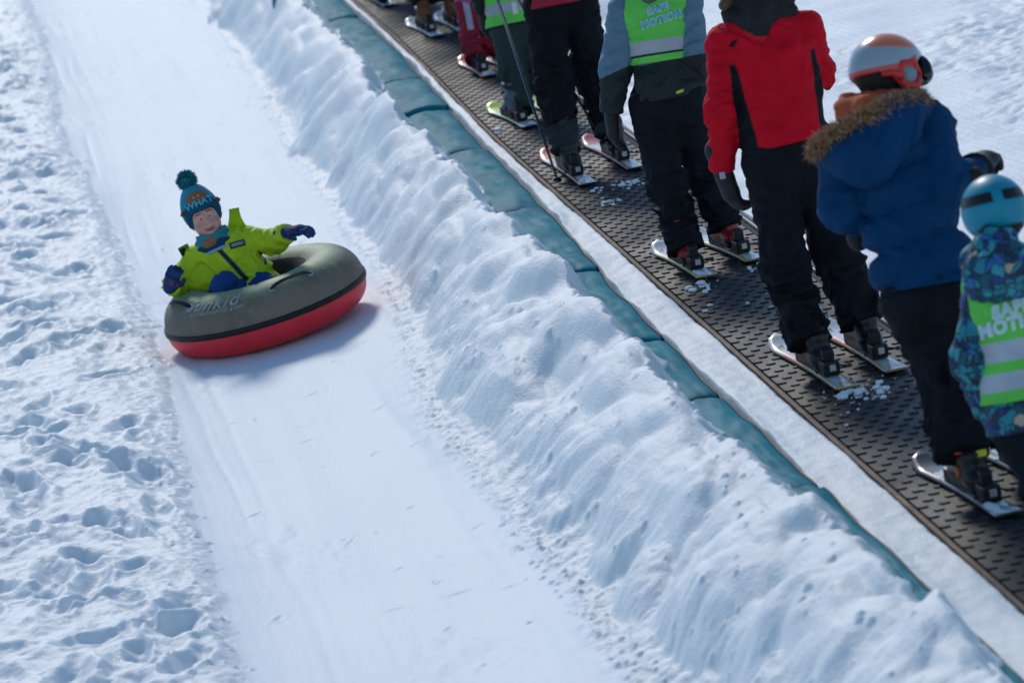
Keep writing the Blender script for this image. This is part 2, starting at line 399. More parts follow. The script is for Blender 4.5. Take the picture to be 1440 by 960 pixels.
    # normals for the seams between the named sheets
    dS = np.gradient(P, axis=0); dT = np.gradient(P, axis=1); nr = np.cross(dT, dS); nr /= np.linalg.norm(nr, axis=-1, keepdims=True)
    Pf, nf = P.reshape(-1, 3), nr.reshape(-1, 3)
    fx = xr[:-1, :-1]; fl = xl[:-1, :-1]; ft = T0[:-1, :-1]
    reg = np.where(fl > 0.0, 0, np.where(fx < 0.0, 1, np.where(ft < 0.3, 2, 3)))
    names = [('trampled_snow', M['snow']), ('snow_tubing_run', M['snow_run']), ('snow_bank', M['snow_bank']), ('groomed_snow', M['snow_groomed'])]
    for k, (nm, mt) in enumerate(names):
        q_ = quads[reg == k]
        used = np.unique(q_); remap = np.full(ns * nt, -1, dtype=np.int64); remap[used] = np.arange(len(used))
        o = mesh_obj(nm, Pf[used], remap[q_], mt, loc=(0, 0, 0))
        o.data.normals_split_custom_set_from_vertices(nf[used].astype(np.float32).tolist() if False else [tuple(v) for v in nf[used]])
        tag(o, kind='structure')
    return s, t, H

TS, TT, TH = build_terrain()
def terr(s, t):                                                # terrain height by bilinear lookup (t without drift)
    i = int(np.clip(np.searchsorted(TS, s) - 1, 0, len(TS) - 2)); j = int(np.clip(np.searchsorted(TT, t) - 1, 0, len(TT) - 2))
    a = (s - TS[i]) / (TS[i + 1] - TS[i]); b = (t - TT[j]) / (TT[j + 1] - TT[j])
    return (TH[i, j] * (1 - a) + TH[i + 1, j] * a) * (1 - b) + (TH[i, j + 1] * (1 - a) + TH[i + 1, j + 1] * a) * b

# ------------------------------------------------------------------ teal safety pads beside the belt
def pad_mat():
    m, nt, p = new_mat('teal_vinyl'); L = nt.links
    tc = nd(nt, 'ShaderNodeTexCoord')
    n1 = nd(nt, 'ShaderNodeTexNoise'); n1.inputs['Scale'].default_value = 3.0; n1.inputs['Detail'].default_value = 6; n1.inputs['Roughness'].default_value = 0.65
    L.new(tc.outputs['Object'], n1.inputs['Vector'])
    cr = nd(nt, 'ShaderNodeValToRGB'); cr.color_ramp.elements[0].position = 0.32; cr.color_ramp.elements[0].color = (0.002, 0.150, 0.215, 1)
    cr.color_ramp.elements[1].position = 0.70; cr.color_ramp.elements[1].color = (0.006, 0.235, 0.310, 1)
    L.new(n1.outputs['Fac'], cr.inputs['Fac'])
    # worn pale scuffs and frost
    n2 = nd(nt, 'ShaderNodeTexNoise'); n2.inputs['Scale'].default_value = 14; n2.inputs['Detail'].default_value = 8; n2.inputs['Roughness'].default_value = 0.7
    L.new(tc.outputs['Object'], n2.inputs['Vector'])
    mr = nd(nt, 'ShaderNodeMapRange'); mr.inputs['From Min'].default_value = 0.66; mr.inputs['From Max'].default_value = 0.74; mr.inputs['To Max'].default_value = 0.6
    L.new(n2.outputs['Fac'], mr.inputs['Value'])
    mx = nd(nt, 'ShaderNodeMix', data_type='RGBA'); L.new(mr.outputs['Result'], mx.inputs['Factor']); L.new(cr.outputs['Color'], mx.inputs[6]); mx.inputs[7].default_value = (0.55, 0.66, 0.70, 1)
    L.new(mx.outputs[2], p.inputs['Base Color']); p.inputs['Roughness'].default_value = 0.62; p.inputs['Specular IOR Level'].default_value = 0.06
    n3 = nd(nt, 'ShaderNodeTexNoise'); n3.inputs['Scale'].default_value = 11; n3.inputs['Detail'].default_value = 4; L.new(tc.outputs['Object'], n3.inputs['Vector'])
    bp = nd(nt, 'ShaderNodeBump'); bp.inputs['Strength'].default_value = 0.25; bp.inputs['Distance'].default_value = 0.02
    L.new(n3.outputs['Fac'], bp.inputs['Height']); L.new(bp.outputs['Normal'], p.inputs['Normal'])
    return m
M['pad'] = pad_mat()
M['pad_edge'] = cloth('black_piping', (0.012, 0.016, 0.02), rough=0.6)

PAD_JOINTS = [-5.6, -3.95, -2.15, -0.36, 0.85, 2.52, 4.5, 6.6, 8.37, 9.8, 11.88, 13.6, 15.3, 17.0, 18.8]
PAD_LABELS = [
    'teal vinyl pad buried in the bank below the bottom corner of the belt',
    'teal pad almost wholly under snow, only small patches showing at the bottom right',
    'half buried dark teal pad showing in broken patches left of the blue parka skier',
    'clear dark teal pad with a black joint, level with the red jacket skier\'s skis',
    'short narrow teal pad below the green vest skier, with a frosted lower joint',
    'narrow teal pad level with the green vest skier\'s skis',
    'teal pad with snow tongues just below the pole tips',
    'teal pad beside the pole tips and the grey-gaitered boot',
    'teal pad with a dark gap at its upper end beside the lime ski',
    'bright teal pad between two dark creases, below the red trousered child',
    'bright teal pad with a black raised end beside the red trousered child',
    'pale teal pad beside the navy trousered skier near the top edge',
    'teal pad at the very top edge of the photo beside the belt',
    'teal pad up the hill beyond the top edge',
]
def build_pads():
    for k in range(len(PAD_JOINTS) - 1):
        s0, s1 = PAD_JOINTS[k] + 0.012, PAD_JOINTS[k + 1] - 0.012
        n = int((s1 - s0) / 0.03); m = 26
        ss = np.linspace(s0, s1, n); xx = np.linspace(0, 1, m)
        S, X = np.meshgrid(ss, xx, indexing='ij')
        T = itp(MAT_R, S) - X * mat_w(S)
        tw = 0.02 * math.sin(k * 2.3)
        e = np.minimum(S - s0, s1 - S)
        Hh = pad_height(S, T) - 0.02 * np.exp(-e / 0.03) + 0.010 * noise2(S * 7, X * 1.5, 80 + k) * np.sin(np.pi * X) + 0.012 * np.sin(k * 1.7) + tw * (S - (s0 + s1) / 2) / (s1 - s0)
        Hh += 0.008 * np.sin(np.pi * X) * np.abs(noise2(S * 4, X * 3, 60 + k))
        T = T + 0.012 * noise2(S * 2, X * 0, 90 + k)
        P = (S[..., None] * B + (T + drift(S))[..., None] * C + Hh[..., None] * N)
        bot = (S[..., None] * B + (T + drift(S))[..., None] * C + np.full_like(S, -0.07)[..., None] * N)
        V = np.concatenate([P.reshape(-1, 3), bot.reshape(-1, 3)])
        idx = np.arange(n * m).reshape(n, m); off = n * m
        f = [(idx[i, j], idx[i + 1, j], idx[i + 1, j + 1], idx[i, j + 1]) for i in range(n - 1) for j in range(m - 1)]
        for i in range(n - 1):
            f.append((idx[i, 0], idx[i, 0] + off, idx[i + 1, 0] + off, idx[i + 1, 0])); f.append((idx[i, m - 1], idx[i + 1, m - 1], idx[i + 1, m - 1] + off, idx[i, m - 1] + off))
        for j in range(m - 1):
            f.append((idx[0, j], idx[0, j + 1], idx[0, j + 1] + off, idx[0, j] + off)); f.append((idx[n - 1, j], idx[n - 1, j] + off, idx[n - 1, j + 1] + off, idx[n - 1, j + 1]))
        c0 = G((s0 + s1) / 2, itp(MAT_R, (s0 + s1) / 2) - 0.15 + drift((s0 + s1) / 2), -0.07)
        root = empty('safety_pad', c0, PAD_LABELS[k], 'safety pad', 'teal pads along the conveyor belt')
        o = mesh_obj('cover', V, f, M['pad'], root)
        # black piping along the belt side and over the upper end
        mb = MB()
        mb.tube([P[i, 2] + N * 0.004 for i in range(0, n, 2)], 0.0045, 6)
        mb.build('piping', M['pad_edge'], root, smooth=True)
        mb = MB(); mb.tube([P[n - 1, j] + N * 0.005 for j in range(1, m - 6)], 0.0045, 6)
        mb.build('end_piping', M['pad_edge'], root, smooth=True)
build_pads()

def pad_scrap():                                               # a loose corner of the same vinyl sticking out of the bank
    s0, t0 = 14.9, -0.52; h0 = float(terr(s0, t0)); V = []; f = []
    for i, u in enumerate(np.linspace(0, 1, 9)):
        for k, v in enumerate(np.linspace(-1, 1, 7)):
            p = G(s0 + 0.30 * u - 0.10, t0 + float(drift(s0)) + 0.035 * v + 0.03 * u, h0 - 0.03 + 0.085 * math.sin(u * 2.4) * (1 - 0.25 * v * v))
            V += [p, p - N * 0.008]
    for i in range(8):
        for k in range(6):
            a = (i * 7 + k) * 2; b = a + 2; c = a + 14; d = c + 2
            f += [(a, c, d, b), (a + 1, b + 1, d + 1, c + 1)]
    tag(mesh_obj('safety_pad', V, f, M['pad']), 'small teal scrap of padding sticking out of the snow bank at the top edge', 'safety pad')
pad_scrap()

# ------------------------------------------------------------------ conveyor
def belt_mat():
    m, nt, p = new_mat('black_rubber'); L = nt.links
    tc = nd(nt, 'ShaderNodeTexCoord')
    n1 = nd(nt, 'ShaderNodeTexNoise'); n1.inputs['Scale'].default_value = 2.5; n1.inputs['Detail'].default_value = 6
    L.new(tc.outputs['Object'], n1.inputs['Vector'])
    cr = nd(nt, 'ShaderNodeValToRGB'); cr.color_ramp.elements[0].position = 0.35; cr.color_ramp.elements[0].color = (0.013, 0.0155, 0.020, 1)
    cr.color_ramp.elements[1].position = 0.7; cr.color_ramp.elements[1].color = (0.029, 0.033, 0.040, 1)
    L.new(n1.outputs['Fac'], cr.inputs['Fac'])
    n2 = nd(nt, 'ShaderNodeTexNoise'); n2.inputs['Scale'].default_value = 60; n2.inputs['Detail'].default_value = 6; n2.inputs['Roughness'].default_value = 0.75
    L.new(tc.outputs['Object'], n2.inputs['Vector'])
    mr = nd(nt, 'ShaderNodeMapRange'); mr.inputs['From Min'].default_value = 0.69; mr.inputs['From Max'].default_value = 0.74; mr.inputs['To Max'].default_value = 0.55
    L.new(n2.outputs['Fac'], mr.inputs['Value'])
    mx = nd(nt, 'ShaderNodeMix', data_type='RGBA'); L.new(mr.outputs['Result'], mx.inputs['Factor']); L.new(cr.outputs['Color'], mx.inputs[6]); mx.inputs[7].default_value = (0.6, 0.62, 0.66, 1)
    L.new(mx.outputs[2], p.inputs['Base Color'])
    mr2 = nd(nt, 'ShaderNodeMapRange'); mr2.inputs['From Min'].default_value = 0.3; mr2.inputs['From Max'].default_value = 0.7; mr2.inputs['To Min'].default_value = 0.40; mr2.inputs['To Max'].default_value = 0.75; L.new(n1.outputs['Fac'], mr2.inputs['Value'])
    L.new(mr2.outputs['Result'], p.inputs['Roughness']); p.inputs['Specular IOR Level'].default_value = 0.25
    bp = nd(nt, 'ShaderNodeBump'); bp.inputs['Strength'].default_value = 0.3; bp.inputs['Distance'].default_value = 0.004
    L.new(n2.outputs['Fac'], bp.inputs['Height']); L.new(bp.outputs['Normal'], p.inputs['Normal'])
    return m
M['belt'] = belt_mat()
M['wood'] = cloth('weathered_board', (0.20, 0.13, 0.09), rough=0.8, bump=0.5, bscale=40, var=0.35)
M['rail'] = cloth('dark_steel', (0.05, 0.05, 0.055), rough=0.45, bump=0.2, var=0.2)

def build_conveyor():
    root = empty('conveyor_lift', G(0, 0.28, -0.05), 'long black studded conveyor belt carrying the skiers up the hill', 'conveyor belt')
    S0, S1 = -14.0, 34.0
    ss = np.arange(S0, S1, 0.25); tt = np.array([0.004, 0.012, 0.15, 0.28, 0.42, 0.548, 0.556])
    V = []; f = []
    for s in ss:
        for j, t in enumerate(tt):
            hh = -0.02 if j in (0, 6) else 0.0
            lo_ = max(0.0, -5.6 - s); hh += lo_ * 0.1757 * float(sst(0, 5, lo_))
            V.append(G(s, t + drift(s), hh))
    m = len(tt)
    for i in range(len(ss) - 1):
        for j in range(m - 1): f.append((i * m + j, i * m + j + 1, (i + 1) * m + j + 1, (i + 1) * m + j))
    # raised oblong studs in staggered rows
    row = 0; s = -6.0
    w, l, h = 0.0185, 0.014, 0.0055
    base = len(V)
    while s < 24:
        off = 0.036 if row % 2 else 0.0
        d = float(drift(s))
        for k in range(8 - (row % 2)):
            t = 0.026 + off + k * 0.072
            o = len(V)
            if s > 11 and row % 2 == 2: continue
            for (a, b_) in ((-1, -0.55), (-0.6, -1), (0.6, -1), (1, -0.55), (1, 0.55), (0.6, 1), (-0.6, 1), (-1, 0.55)):
                V.append(G(s + b_ * l, t + a * w + d, -0.001))
            for (a, b_) in ((-1, -0.55), (-0.6, -1), (0.6, -1), (1, -0.55), (1, 0.55), (0.6, 1), (-0.6, 1), (-1, 0.55)):
                V.append(G(s + b_ * l * 0.8, t + a * w * 0.86 + d, h))
            for q in range(8): f.append((o + q, o + (q + 1) % 8, o + 8 + (q + 1) % 8, o + 8 + q))
            f.append(tuple(o + 8 + q for q in range(8)))
        s += 0.075; row += 1
    mesh_obj('belt', V, f, M['belt'], root, smooth=False)
    mb = MB()
    for a, b_ in ((-0.022, -0.001),):
        for i in range(len(ss) - 1):
            s0, s1 = ss[i], ss[i + 1]
            lo0 = max(0.0, -5.6 - s0) * 0.1757 * float(sst(0, 5, max(0.0, -5.6 - s0)))
            p0, p1 = G(s0, -0.0115 + drift(s0), -0.018 + lo0), G(s1, -0.0115 + drift(s1), -0.018 + lo0)
            mb.box((p0 + p1) / 2, C, B, N, 0.009, 0.1275, 0.026, 0.002)
    mb.build('side_board', M['wood'], root)
    mb = MB()
    mb.tube([G(s, 0.575 + float(drift(s)), 0.012) for s in np.arange(-9, 30, 0.5)], 0.011, 8)
    mb.build('side_rail', M['rail'], root, smooth=True)
build_conveyor()

# ------------------------------------------------------------------ skis, poles
def ski_top(name, base, accents, edge):
    return cloth(name, base, accents, rough=0.3, bump=0.0, var=0.04, spec=0.5, coat=0.3)
M['ski_side'] = cloth('ski_sidewall', (0.02, 0.02, 0.024), rough=0.4, bump=0)
M['ski_side_yellow'] = cloth('yellow_ski_edge', (0.30, 0.23, 0.07), rough=0.4, bump=0)
M['binding'] = cloth('black_plastic', (0.008, 0.008, 0.010), rough=0.42, bump=0, spec=0.35)
M['metal'] = cloth('brushed_metal', (0.45, 0.46, 0.48), rough=0.35, bump=0); M['metal'].node_tree.nodes['Principled BSDF'].inputs['Metallic'].default_value = 0.9
SKI_GROUP = 'skis of the people on the conveyor belt'

def ski_frame(s, t, ang):
    """axes of a ski lying on the belt: along, across, up; ang positive turns the tip to the left"""
    a = math.radians(ang); f = B * math.cos(a) - C * math.sin(a); r = C * math.cos(a) + B * math.sin(a)
    return f, r, N

def make_ski(s_tail, t_tail, L, ang, top, side, label, boot_at=0.40, wide=1.0, snow_amt=0.5, seed=0):
    f, r, n = ski_frame(s_tail, t_tail, ang); o0 = G(s_tail, t_tail + float(drift(s_tail)), 0.0095)
    root = empty('ski', o0, label, 'ski', SKI_GROUP)
    nu = 44; th = 0.011
    V = []; U = np.linspace(0, 1, nu)
    at_u = []; at_v = []
    wprev = None
    for u in U:
        w = (0.036 + 0.012 * (2 * u - 0.95) ** 2 + 0.006 * (u > 0.5) * (2 * u - 1)) * wide
        if u > 0.90: w *= math.sqrt(max(0.0, 1 - ((u - 0.90) / 0.1005) ** 2)) * 0.999 + 0.001
        if u < 0.015: w *= 0.90 + u / 0.15
        z = 0.042 * max(0, (u - 0.87) / 0.13) ** 1.8 + 0.006 * max(0, 1 - u / 0.05)
        t_ = th * (1 - 0.45 * abs(2 * u - 1) ** 2)
        for (vx, vz) in ((-1, 0), (-0.985, t_), (-0.5, t_ + 0.0015), (0, t_ + 0.002), (0.5, t_ + 0.0015), (0.985, t_), (1, 0)):
            V.append(o0 + f * (u * L) + r * (vx * w) + n * (z + vz)); at_u.append(u); at_v.append(vx)
    fc = []; mi = []
    for i in range(nu - 1):
        for j in range(7):
            a, b = i * 7 + j, i * 7 + (j + 1) % 7
            fc.append((a, b, b + 7, a + 7)); mi.append(0 if 1 <= j <= 4 else 1)
    fc.append(tuple(range(6, -1, -1))); mi.append(1); fc.append(tuple((nu - 1) * 7 + j for j in range(7))); mi.append(0)
    at_u, at_v = np.array(at_u), np.array(at_v)
    attrs = dict(tip=at_u - 0.86, tail=np.minimum(0.11 - at_u, at_u - 0.03), stripe=0.35 - np.abs(at_v + 0.15), band=0.05 - np.abs(at_u - 0.68 + 0.06 * at_v), left=np.minimum(-0.35 - at_v, 0.16 - np.abs(at_u - 0.60)) , edge=np.minimum(-0.55 - at_v, 0.5 - at_u), print=np.minimum(0.012 - np.abs(np.abs(at_u - 0.89) - 0.018), 0.4 - np.abs(at_v + 0.1)),
                 mid=0.5 - np.abs(at_u - 0.5) * 2.2)
    mesh_obj('ski_body', V, fc, [top, side], root, smooth=True, attrs=attrs, mat_idx=mi)
    # binding: plate, toe piece, heel piece with brake arms
    c = boot_at * L
    mb = MB(); mb.box(o0 + f * c + n * 0.019, r, f, n, 0.030, 0.20, 0.007, 0.003); bd = mb.build('binding', M['binding'], root)
    mb = MB(); mb.box(o0 + f * (c + 0.165) + n * 0.040, r, f, n, 0.031, 0.036, 0.020, 0.008); mb.build('toe_piece', M['binding'], bd)
    mb = MB(); mb.box(o0 + f * (c - 0.175) + n * 0.045, r, f, n, 0.030, 0.045, 0.024, 0.009)
    mb.box(o0 + f * (c - 0.165) + n * 0.085, r, f + n * 0.4, n, 0.020, 0.016, 0.026, 0.006); mb.build('heel_piece', M['binding'], bd)
    for sgn in (-1, 1):
        mb = MB(); mb.tube([o0 + f * (c - 0.09) + r * sgn * 0.045 + n * 0.028, o0 + f * (c - 0.20) + r * sgn * 0.058 + n * 0.040, o0 + f * (c - 0.235) + r * sgn * 0.062 + n * 0.046], [0.004, 0.004, 0.009], 6); mb.build('brake_arm', M['binding'], bd)
    mb = MB(); mb.box(o0 + f * (c - 0.223) + n * 0.046, r, f, n, 0.012, 0.003, 0.012, 0.002)
    mb.build('heel_lever', M['metal'], bd)
    # loose snow lying on the ski
    if snow_amt > 0:
        rg = np.random.default_rng(100 + seed); Vs = []; Fs = []
        for (u0, u1) in ((0.015, boot_at - 0.20), (boot_at + 0.19, 0.82)):
            if u1 - u0 < 0.05 or rg.random() > 0.35 + snow_amt: continue
            na, nb = 22, 12
            uu = np.linspace(u0, u1, na); vv = np.linspace(-0.92, 0.92, nb)
            A, Bv = np.meshgrid(uu, vv, indexing='ij')
            hh = 0.012 * noise2(A * L * 14, Bv * 1.1, 200 + seed) + 0.006 * noise2(A * L * 40, Bv * 3, 201 + seed) + 0.012 * (snow_amt - 0.45) - 0.012 * np.maximum(np.abs(Bv), 1.1 * np.abs((A - (u0 + u1) / 2) / (u1 - u0) * 2)) ** 4
            wl = (0.036 + 0.012 * (2 * A - 0.95) ** 2) * wide
            zz = 0.042 * np.clip((A - 0.87) / 0.13, 0, 1) ** 1.8 + th * (1 - 0.45 * np.abs(2 * A - 1) ** 2)
            P = o0 + f * (A * L)[..., None] + r * (Bv * wl)[..., None] + n * (zz + np.clip(hh, -0.004, 0.03))[..., None]
            Vs = list(P.reshape(-1, 3)); o_ = 0
            Fs = [(o_ + i * nb + j, o_ + i * nb + j + 1, o_ + (i + 1) * nb + j + 1, o_ + (i + 1) * nb + j) for i in range(na - 1) for j in range(nb - 1)]
            mesh_obj('snow_cover', Vs, Fs, M['snow_loose'], root)
    return dict(f=f, r=r, n=n, at=o0 + f * c + n * 0.026, L=L)

def make_pole(tip, grip, label, colr):
    tip, grip = np.array(tip), np.array(grip); d = (grip - tip) / np.linalg.norm(grip - tip)
    root = empty('ski_pole', tip, label, 'ski pole', 'pair of ski poles')
    mb = MB(); mb.tube([tip + d * 0.05, tip + d * 0.3, grip - d * 0.12], [0.0055, 0.007, 0.009], 10); mb.build('shaft', colr, root, smooth=True)
    mb = MB(); mb.tube([tip, tip + d * 0.05], [0.002, 0.006], 8); mb.build('tip', M['metal'], root, smooth=True)
    mb = MB(); mb.tube([tip + d * 0.055, tip + d * 0.066], [0.022, 0.012], 12); mb.build('basket', M['binding'], root, smooth=True)
    mb = MB(); mb.tube([grip - d * 0.13, grip - d * 0.11, grip - d * 0.06, grip - d * 0.02, grip], [0.011, 0.015, 0.0145, 0.017, 0.012], 12); mb.build('grip', M['binding'], root, smooth=True)
    return root

# ------------------------------------------------------------------ implicit-surface figures
def seg(P, a, b, ra, rb):
    a, b = np.asarray(a, float), np.asarray(b, float); ba = b - a
    h = np.clip(((P - a) @ ba) / (ba @ ba + 1e-12), 0, 1)
    return np.linalg.norm(P - a - h[..., None] * ba, axis=-1) - (ra + (rb - ra) * h)

def flat_seg(P, a, b, ra, rb, axis, k):
    """capsule squeezed by k along axis"""
    axis = np.asarray(axis, float); axis = axis / np.linalg.norm(axis)
    a, b = np.asarray(a, float), np.asarray(b, float)
    def sq(X): return X + axis * ((X @ axis) * (1 / k - 1))[..., None]
    return seg(sq(P), sq(a[None])[0], sq(b[None])[0], ra, rb) * (0.5 + 0.5 * k)

def ell(P, c, ax, rad):
    Q = (P - np.asarray(c)) @ np.array(ax).T; rad = np.asarray(rad, float)
    k0 = np.linalg.norm(Q / rad, axis=-1); k1 = np.linalg.norm(Q / rad ** 2, axis=-1)
    return k0 * (k0 - 1) / (k1 + 1e-9)

def su(a, b, k):
    h = np.clip(0.5 + 0.5 * (b - a) / k, 0, 1); return b * (1 - h) + a * h - k * h * (1 - h)

def sunion(ds, k):
    d = ds[0]
    for e in ds[1:]: d = su(d, e, k)
    return d

def plane(P, p, n):
    n = np.asarray(n, float); return (P - np.asarray(p)) @ (n / np.linalg.norm(n))

def surf_nets(fn, lo, hi, res):
    lo, hi = np.asarray(lo, float), np.asarray(hi, float)
    n = np.maximum(((hi - lo) / res).astype(int) + 2, 4)
    ax = [lo[i] + res * np.arange(n[i]) for i in range(3)]
    q = 5                                              # only cells near the surface are worked out finely
    axc = [lo[i] + res * q * np.arange(n[i] // q + 2) for i in range(3)]
    Dc = fn(np.stack(np.meshgrid(*axc, indexing='ij'), -1).reshape(-1, 3)).reshape([len(a) for a in axc])
    near = np.abs(Dc) < res * q * 1.9 + 0.022
    mk = near.copy()
    for a in range(3):
        sh = np.roll(mk, 1, a); mk = mk | sh
        sh = np.roll(mk, -1, a); mk = mk | sh
    ii = [np.minimum((np.arange(n[i]) + q // 2) // q, len(axc[i]) - 1) for i in range(3)]
    D = Dc[np.ix_(*ii)].copy(); mf = mk[np.ix_(*ii)]
    I0 = np.argwhere(mf); D[mf] = fn(np.stack([ax[i][I0[:, i]] for i in range(3)], -1))
    ins = D < 0
    c = [ins[i:n[0] - 1 + i, j:n[1] - 1 + j, k:n[2] - 1 + k] for i in (0, 1) for j in (0, 1) for k in (0, 1)]
    cnt = sum(x.astype(np.int8) for x in c); act = (cnt > 0) & (cnt < 8)
    ids = np.full(act.shape, -1, dtype=np.int64); I = np.argwhere(act); ids[act] = np.arange(len(I))
    acc = np.zeros((len(I), 3)); num = np.zeros(len(I))
    corners = [(i, j, k) for i in (0, 1) for j in (0, 1) for k in (0, 1)]
    vals = {cn: D[I[:, 0] + cn[0], I[:, 1] + cn[1], I[:, 2] + cn[2]] for cn in corners}
    for a in corners:
        for d in range(3):
            if a[d]: continue
            b = list(a); b[d] = 1; b = tuple(b)
            va, vb = vals[a], vals[b]; cr = (va < 0) != (vb < 0)
            t = np.where(cr, va / np.where(cr, va - vb, 1), 0)
            p = np.tile(np.array(a, float), (len(I), 1)); p[:, d] += t
            acc[cr] += p[cr]; num[cr] += 1
    V = lo + res * (I + acc / num[:, None])
    faces = []
    for d in range(3):
        e1, e2 = (d + 1) % 3, (d + 2) % 3
        sl0 = [slice(None)] * 3; sl1 = [slice(None)] * 3
        sl0[d] = slice(0, n[d] - 1); sl1[d] = slice(1, n[d])
        a, b = ins[tuple(sl0)], ins[tuple(sl1)]
        E_ = np.argwhere(a != b)
        ok = (E_[:, e1] > 0) & (E_[:, e2] > 0) & (E_[:, e1] < n[e1] - 1) & (E_[:, e2] < n[e2] - 1)
        E_ = E_[ok]; sgn = a[tuple(E_.T)]
        def cell(o1, o2):
            q = E_.copy(); q[:, e1] -= o1; q[:, e2] -= o2; return ids[tuple(q.T)]
        q = np.stack([cell(1, 1), cell(0, 1), cell(0, 0), cell(1, 0)], -1)
        q[~sgn] = q[~sgn][:, ::-1]; faces.append(q)
    Fc = np.concatenate(faces)
    Fc = Fc[(Fc >= 0).all(1)]
    return V, Fc

def folds(P, amp, fz=22.0, fx=7.0, seed=0):
    """soft cloth folds: crosswise creases"""
    Q = P * np.array([fx, fx, fz]); w = noise3(P * 6.0, seed + 1)[..., None]
    a = noise3(Q + w * 1.5, seed); b = noise3(P * np.array([fx * 2.2, fx * 2.2, fz * 1.6]) + w, seed + 2)
    return 1.7 * amp * (np.abs(a) * 1.5 - 0.45 + 0.40 * b)

def piece(name, fn, pts, pad, res, mats, parent, attrs=None):
    """mesh a distance function over the box around pts"""
    pts = np.array(pts, float); lo, hi = pts.min(0) - pad, pts.max(0) + pad
    V, Fc = surf_nets(fn, lo, hi, res)
    A = {k: g(V) for k, g in attrs.items()} if attrs else None
    return mesh_obj(name, V, Fc, mats, parent, attrs=A)

def bvh_of(objs):
    V = []; Fc = []
    for o in objs:
        org = world_origin(o); b = len(V)
        V += [tuple(np.array(v.co) + org) for v in o.data.vertices]; Fc += [tuple(i + b for i in p.vertices) for p in o.data.polygons]
    return BVHTree.FromPolygons(V, Fc)

def text_mesh(txt, size, bold=0.0, shear=0.0, align='CENTER', spacing=1.0):
    cu = bpy.data.curves.new('lettering', 'FONT'); cu.body = txt; cu.size = size; cu.align_x = align; cu.align_y = 'CENTER'; cu.offset = bold; cu.shear = shear; cu.space_character = spacing; cu.resolution_u = 4
    ob = bpy.data.objects.new('lettering', cu); COL.objects.link(ob); bpy.context.view_layer.update()
    me = bpy.data.meshes.new_from_object(ob.evaluated_get(bpy.context.evaluated_depsgraph_get()))
    bm = bmesh.new(); bm.from_mesh(me); bmesh.ops.triangulate(bm, faces=bm.faces[:])
    for _ in range(3):
        ed = [e for e in bm.edges if e.calc_length() > size * 0.22]
        if ed: bmesh.ops.subdivide_edges(bm, edges=ed, cuts=1); bmesh.ops.triangulate(bm, faces=bm.faces[:])
    bm.verts.index_update()
    V = np.array([v.co[:] for v in bm.verts]); Fc = [tuple(v.index for v in f.verts) for f in bm.faces]
    bm.free(); bpy.data.objects.remove(ob); bpy.data.curves.remove(cu); bpy.data.meshes.remove(me)
    return V, Fc

def flat_shape(poly, size):
    bm = bmesh.new(); vs = [bm.verts.new((x * size, y * size, 0)) for x, y in poly]; bm.faces.new(vs); bmesh.ops.triangulate(bm, faces=bm.faces[:])
    for _ in range(3):
        ed = [e for e in bm.edges if e.calc_length() > size * 0.12]
        if ed: bmesh.ops.subdivide_edges(bm, edges=ed, cuts=1); bmesh.ops.triangulate(bm, faces=bm.faces[:])
    bm.verts.index_update()
    V = np.array([v.co[:] for v in bm.verts]); Fc = [tuple(v.index for v in f.verts) for f in bm.faces]; bm.free(); return V, Fc

def wrap_on(name, VF, org, xd, yd, pd, tree, off, mat, parent):
    """lay a flat shape (x along xd, y along yd) onto the surface met when travelling along pd"""
    V, Fc = VF; org, xd, yd, pd = map(lambda q: np.asarray(q, float), (org, xd, yd, pd)); pd = pd / np.linalg.norm(pd)
    out = []; last = 0.3
    for v in V:
        o = org + xd * v[0] + yd * v[1] - pd * 0.6
        h = tree.ray_cast(Vector(o), Vector(pd))
        if h[0] is not None:
            last = h[3]; nn = np.array(h[1]); nn = nn if nn @ pd < 0 else -nn
            out.append(np.array(h[0]) + nn * off * 0.3 - pd * off)
        else: out.append(o + pd * (last - off))
    return mesh_obj(name, out, Fc, mat, parent, smooth=True)

def tufts(name, pts, nrm, length, width, n, mat, parent, seed=0, jit=0.6, droop=0.3):
    """fur: many thin pointed blades growing from a band of points"""
    rg = np.random.default_rng(seed); pts = np.array(pts); nrm = np.array(nrm); V = []; Fc = []
    for k in range(n):
        i = rg.integers(len(pts)); p = pts[i]; d = nrm[i] + rg.normal(0, jit, 3) * 0.6; d /= np.linalg.norm(d)
        L = length * rg.uniform(0.55, 1.15); s = np.cross(d, rg.normal(size=3)); s /= np.linalg.norm(s) + 1e-9
        m = p + d * L * 0.55 + rg.normal(0, 0.08, 3) * L; e = p + d * L - np.array([0, 0, droop * L * rg.random()]) + rg.normal(0, 0.12, 3) * L
        o = len(V); V += [p - s * width, p + s * width, m + s * width * 0.8, e, m - s * width * 0.8]; Fc += [(o, o + 1, o + 2, o + 4), (o + 4, o + 2, o + 3)]
    return mesh_obj(name, V, Fc, mat, parent, smooth=False)

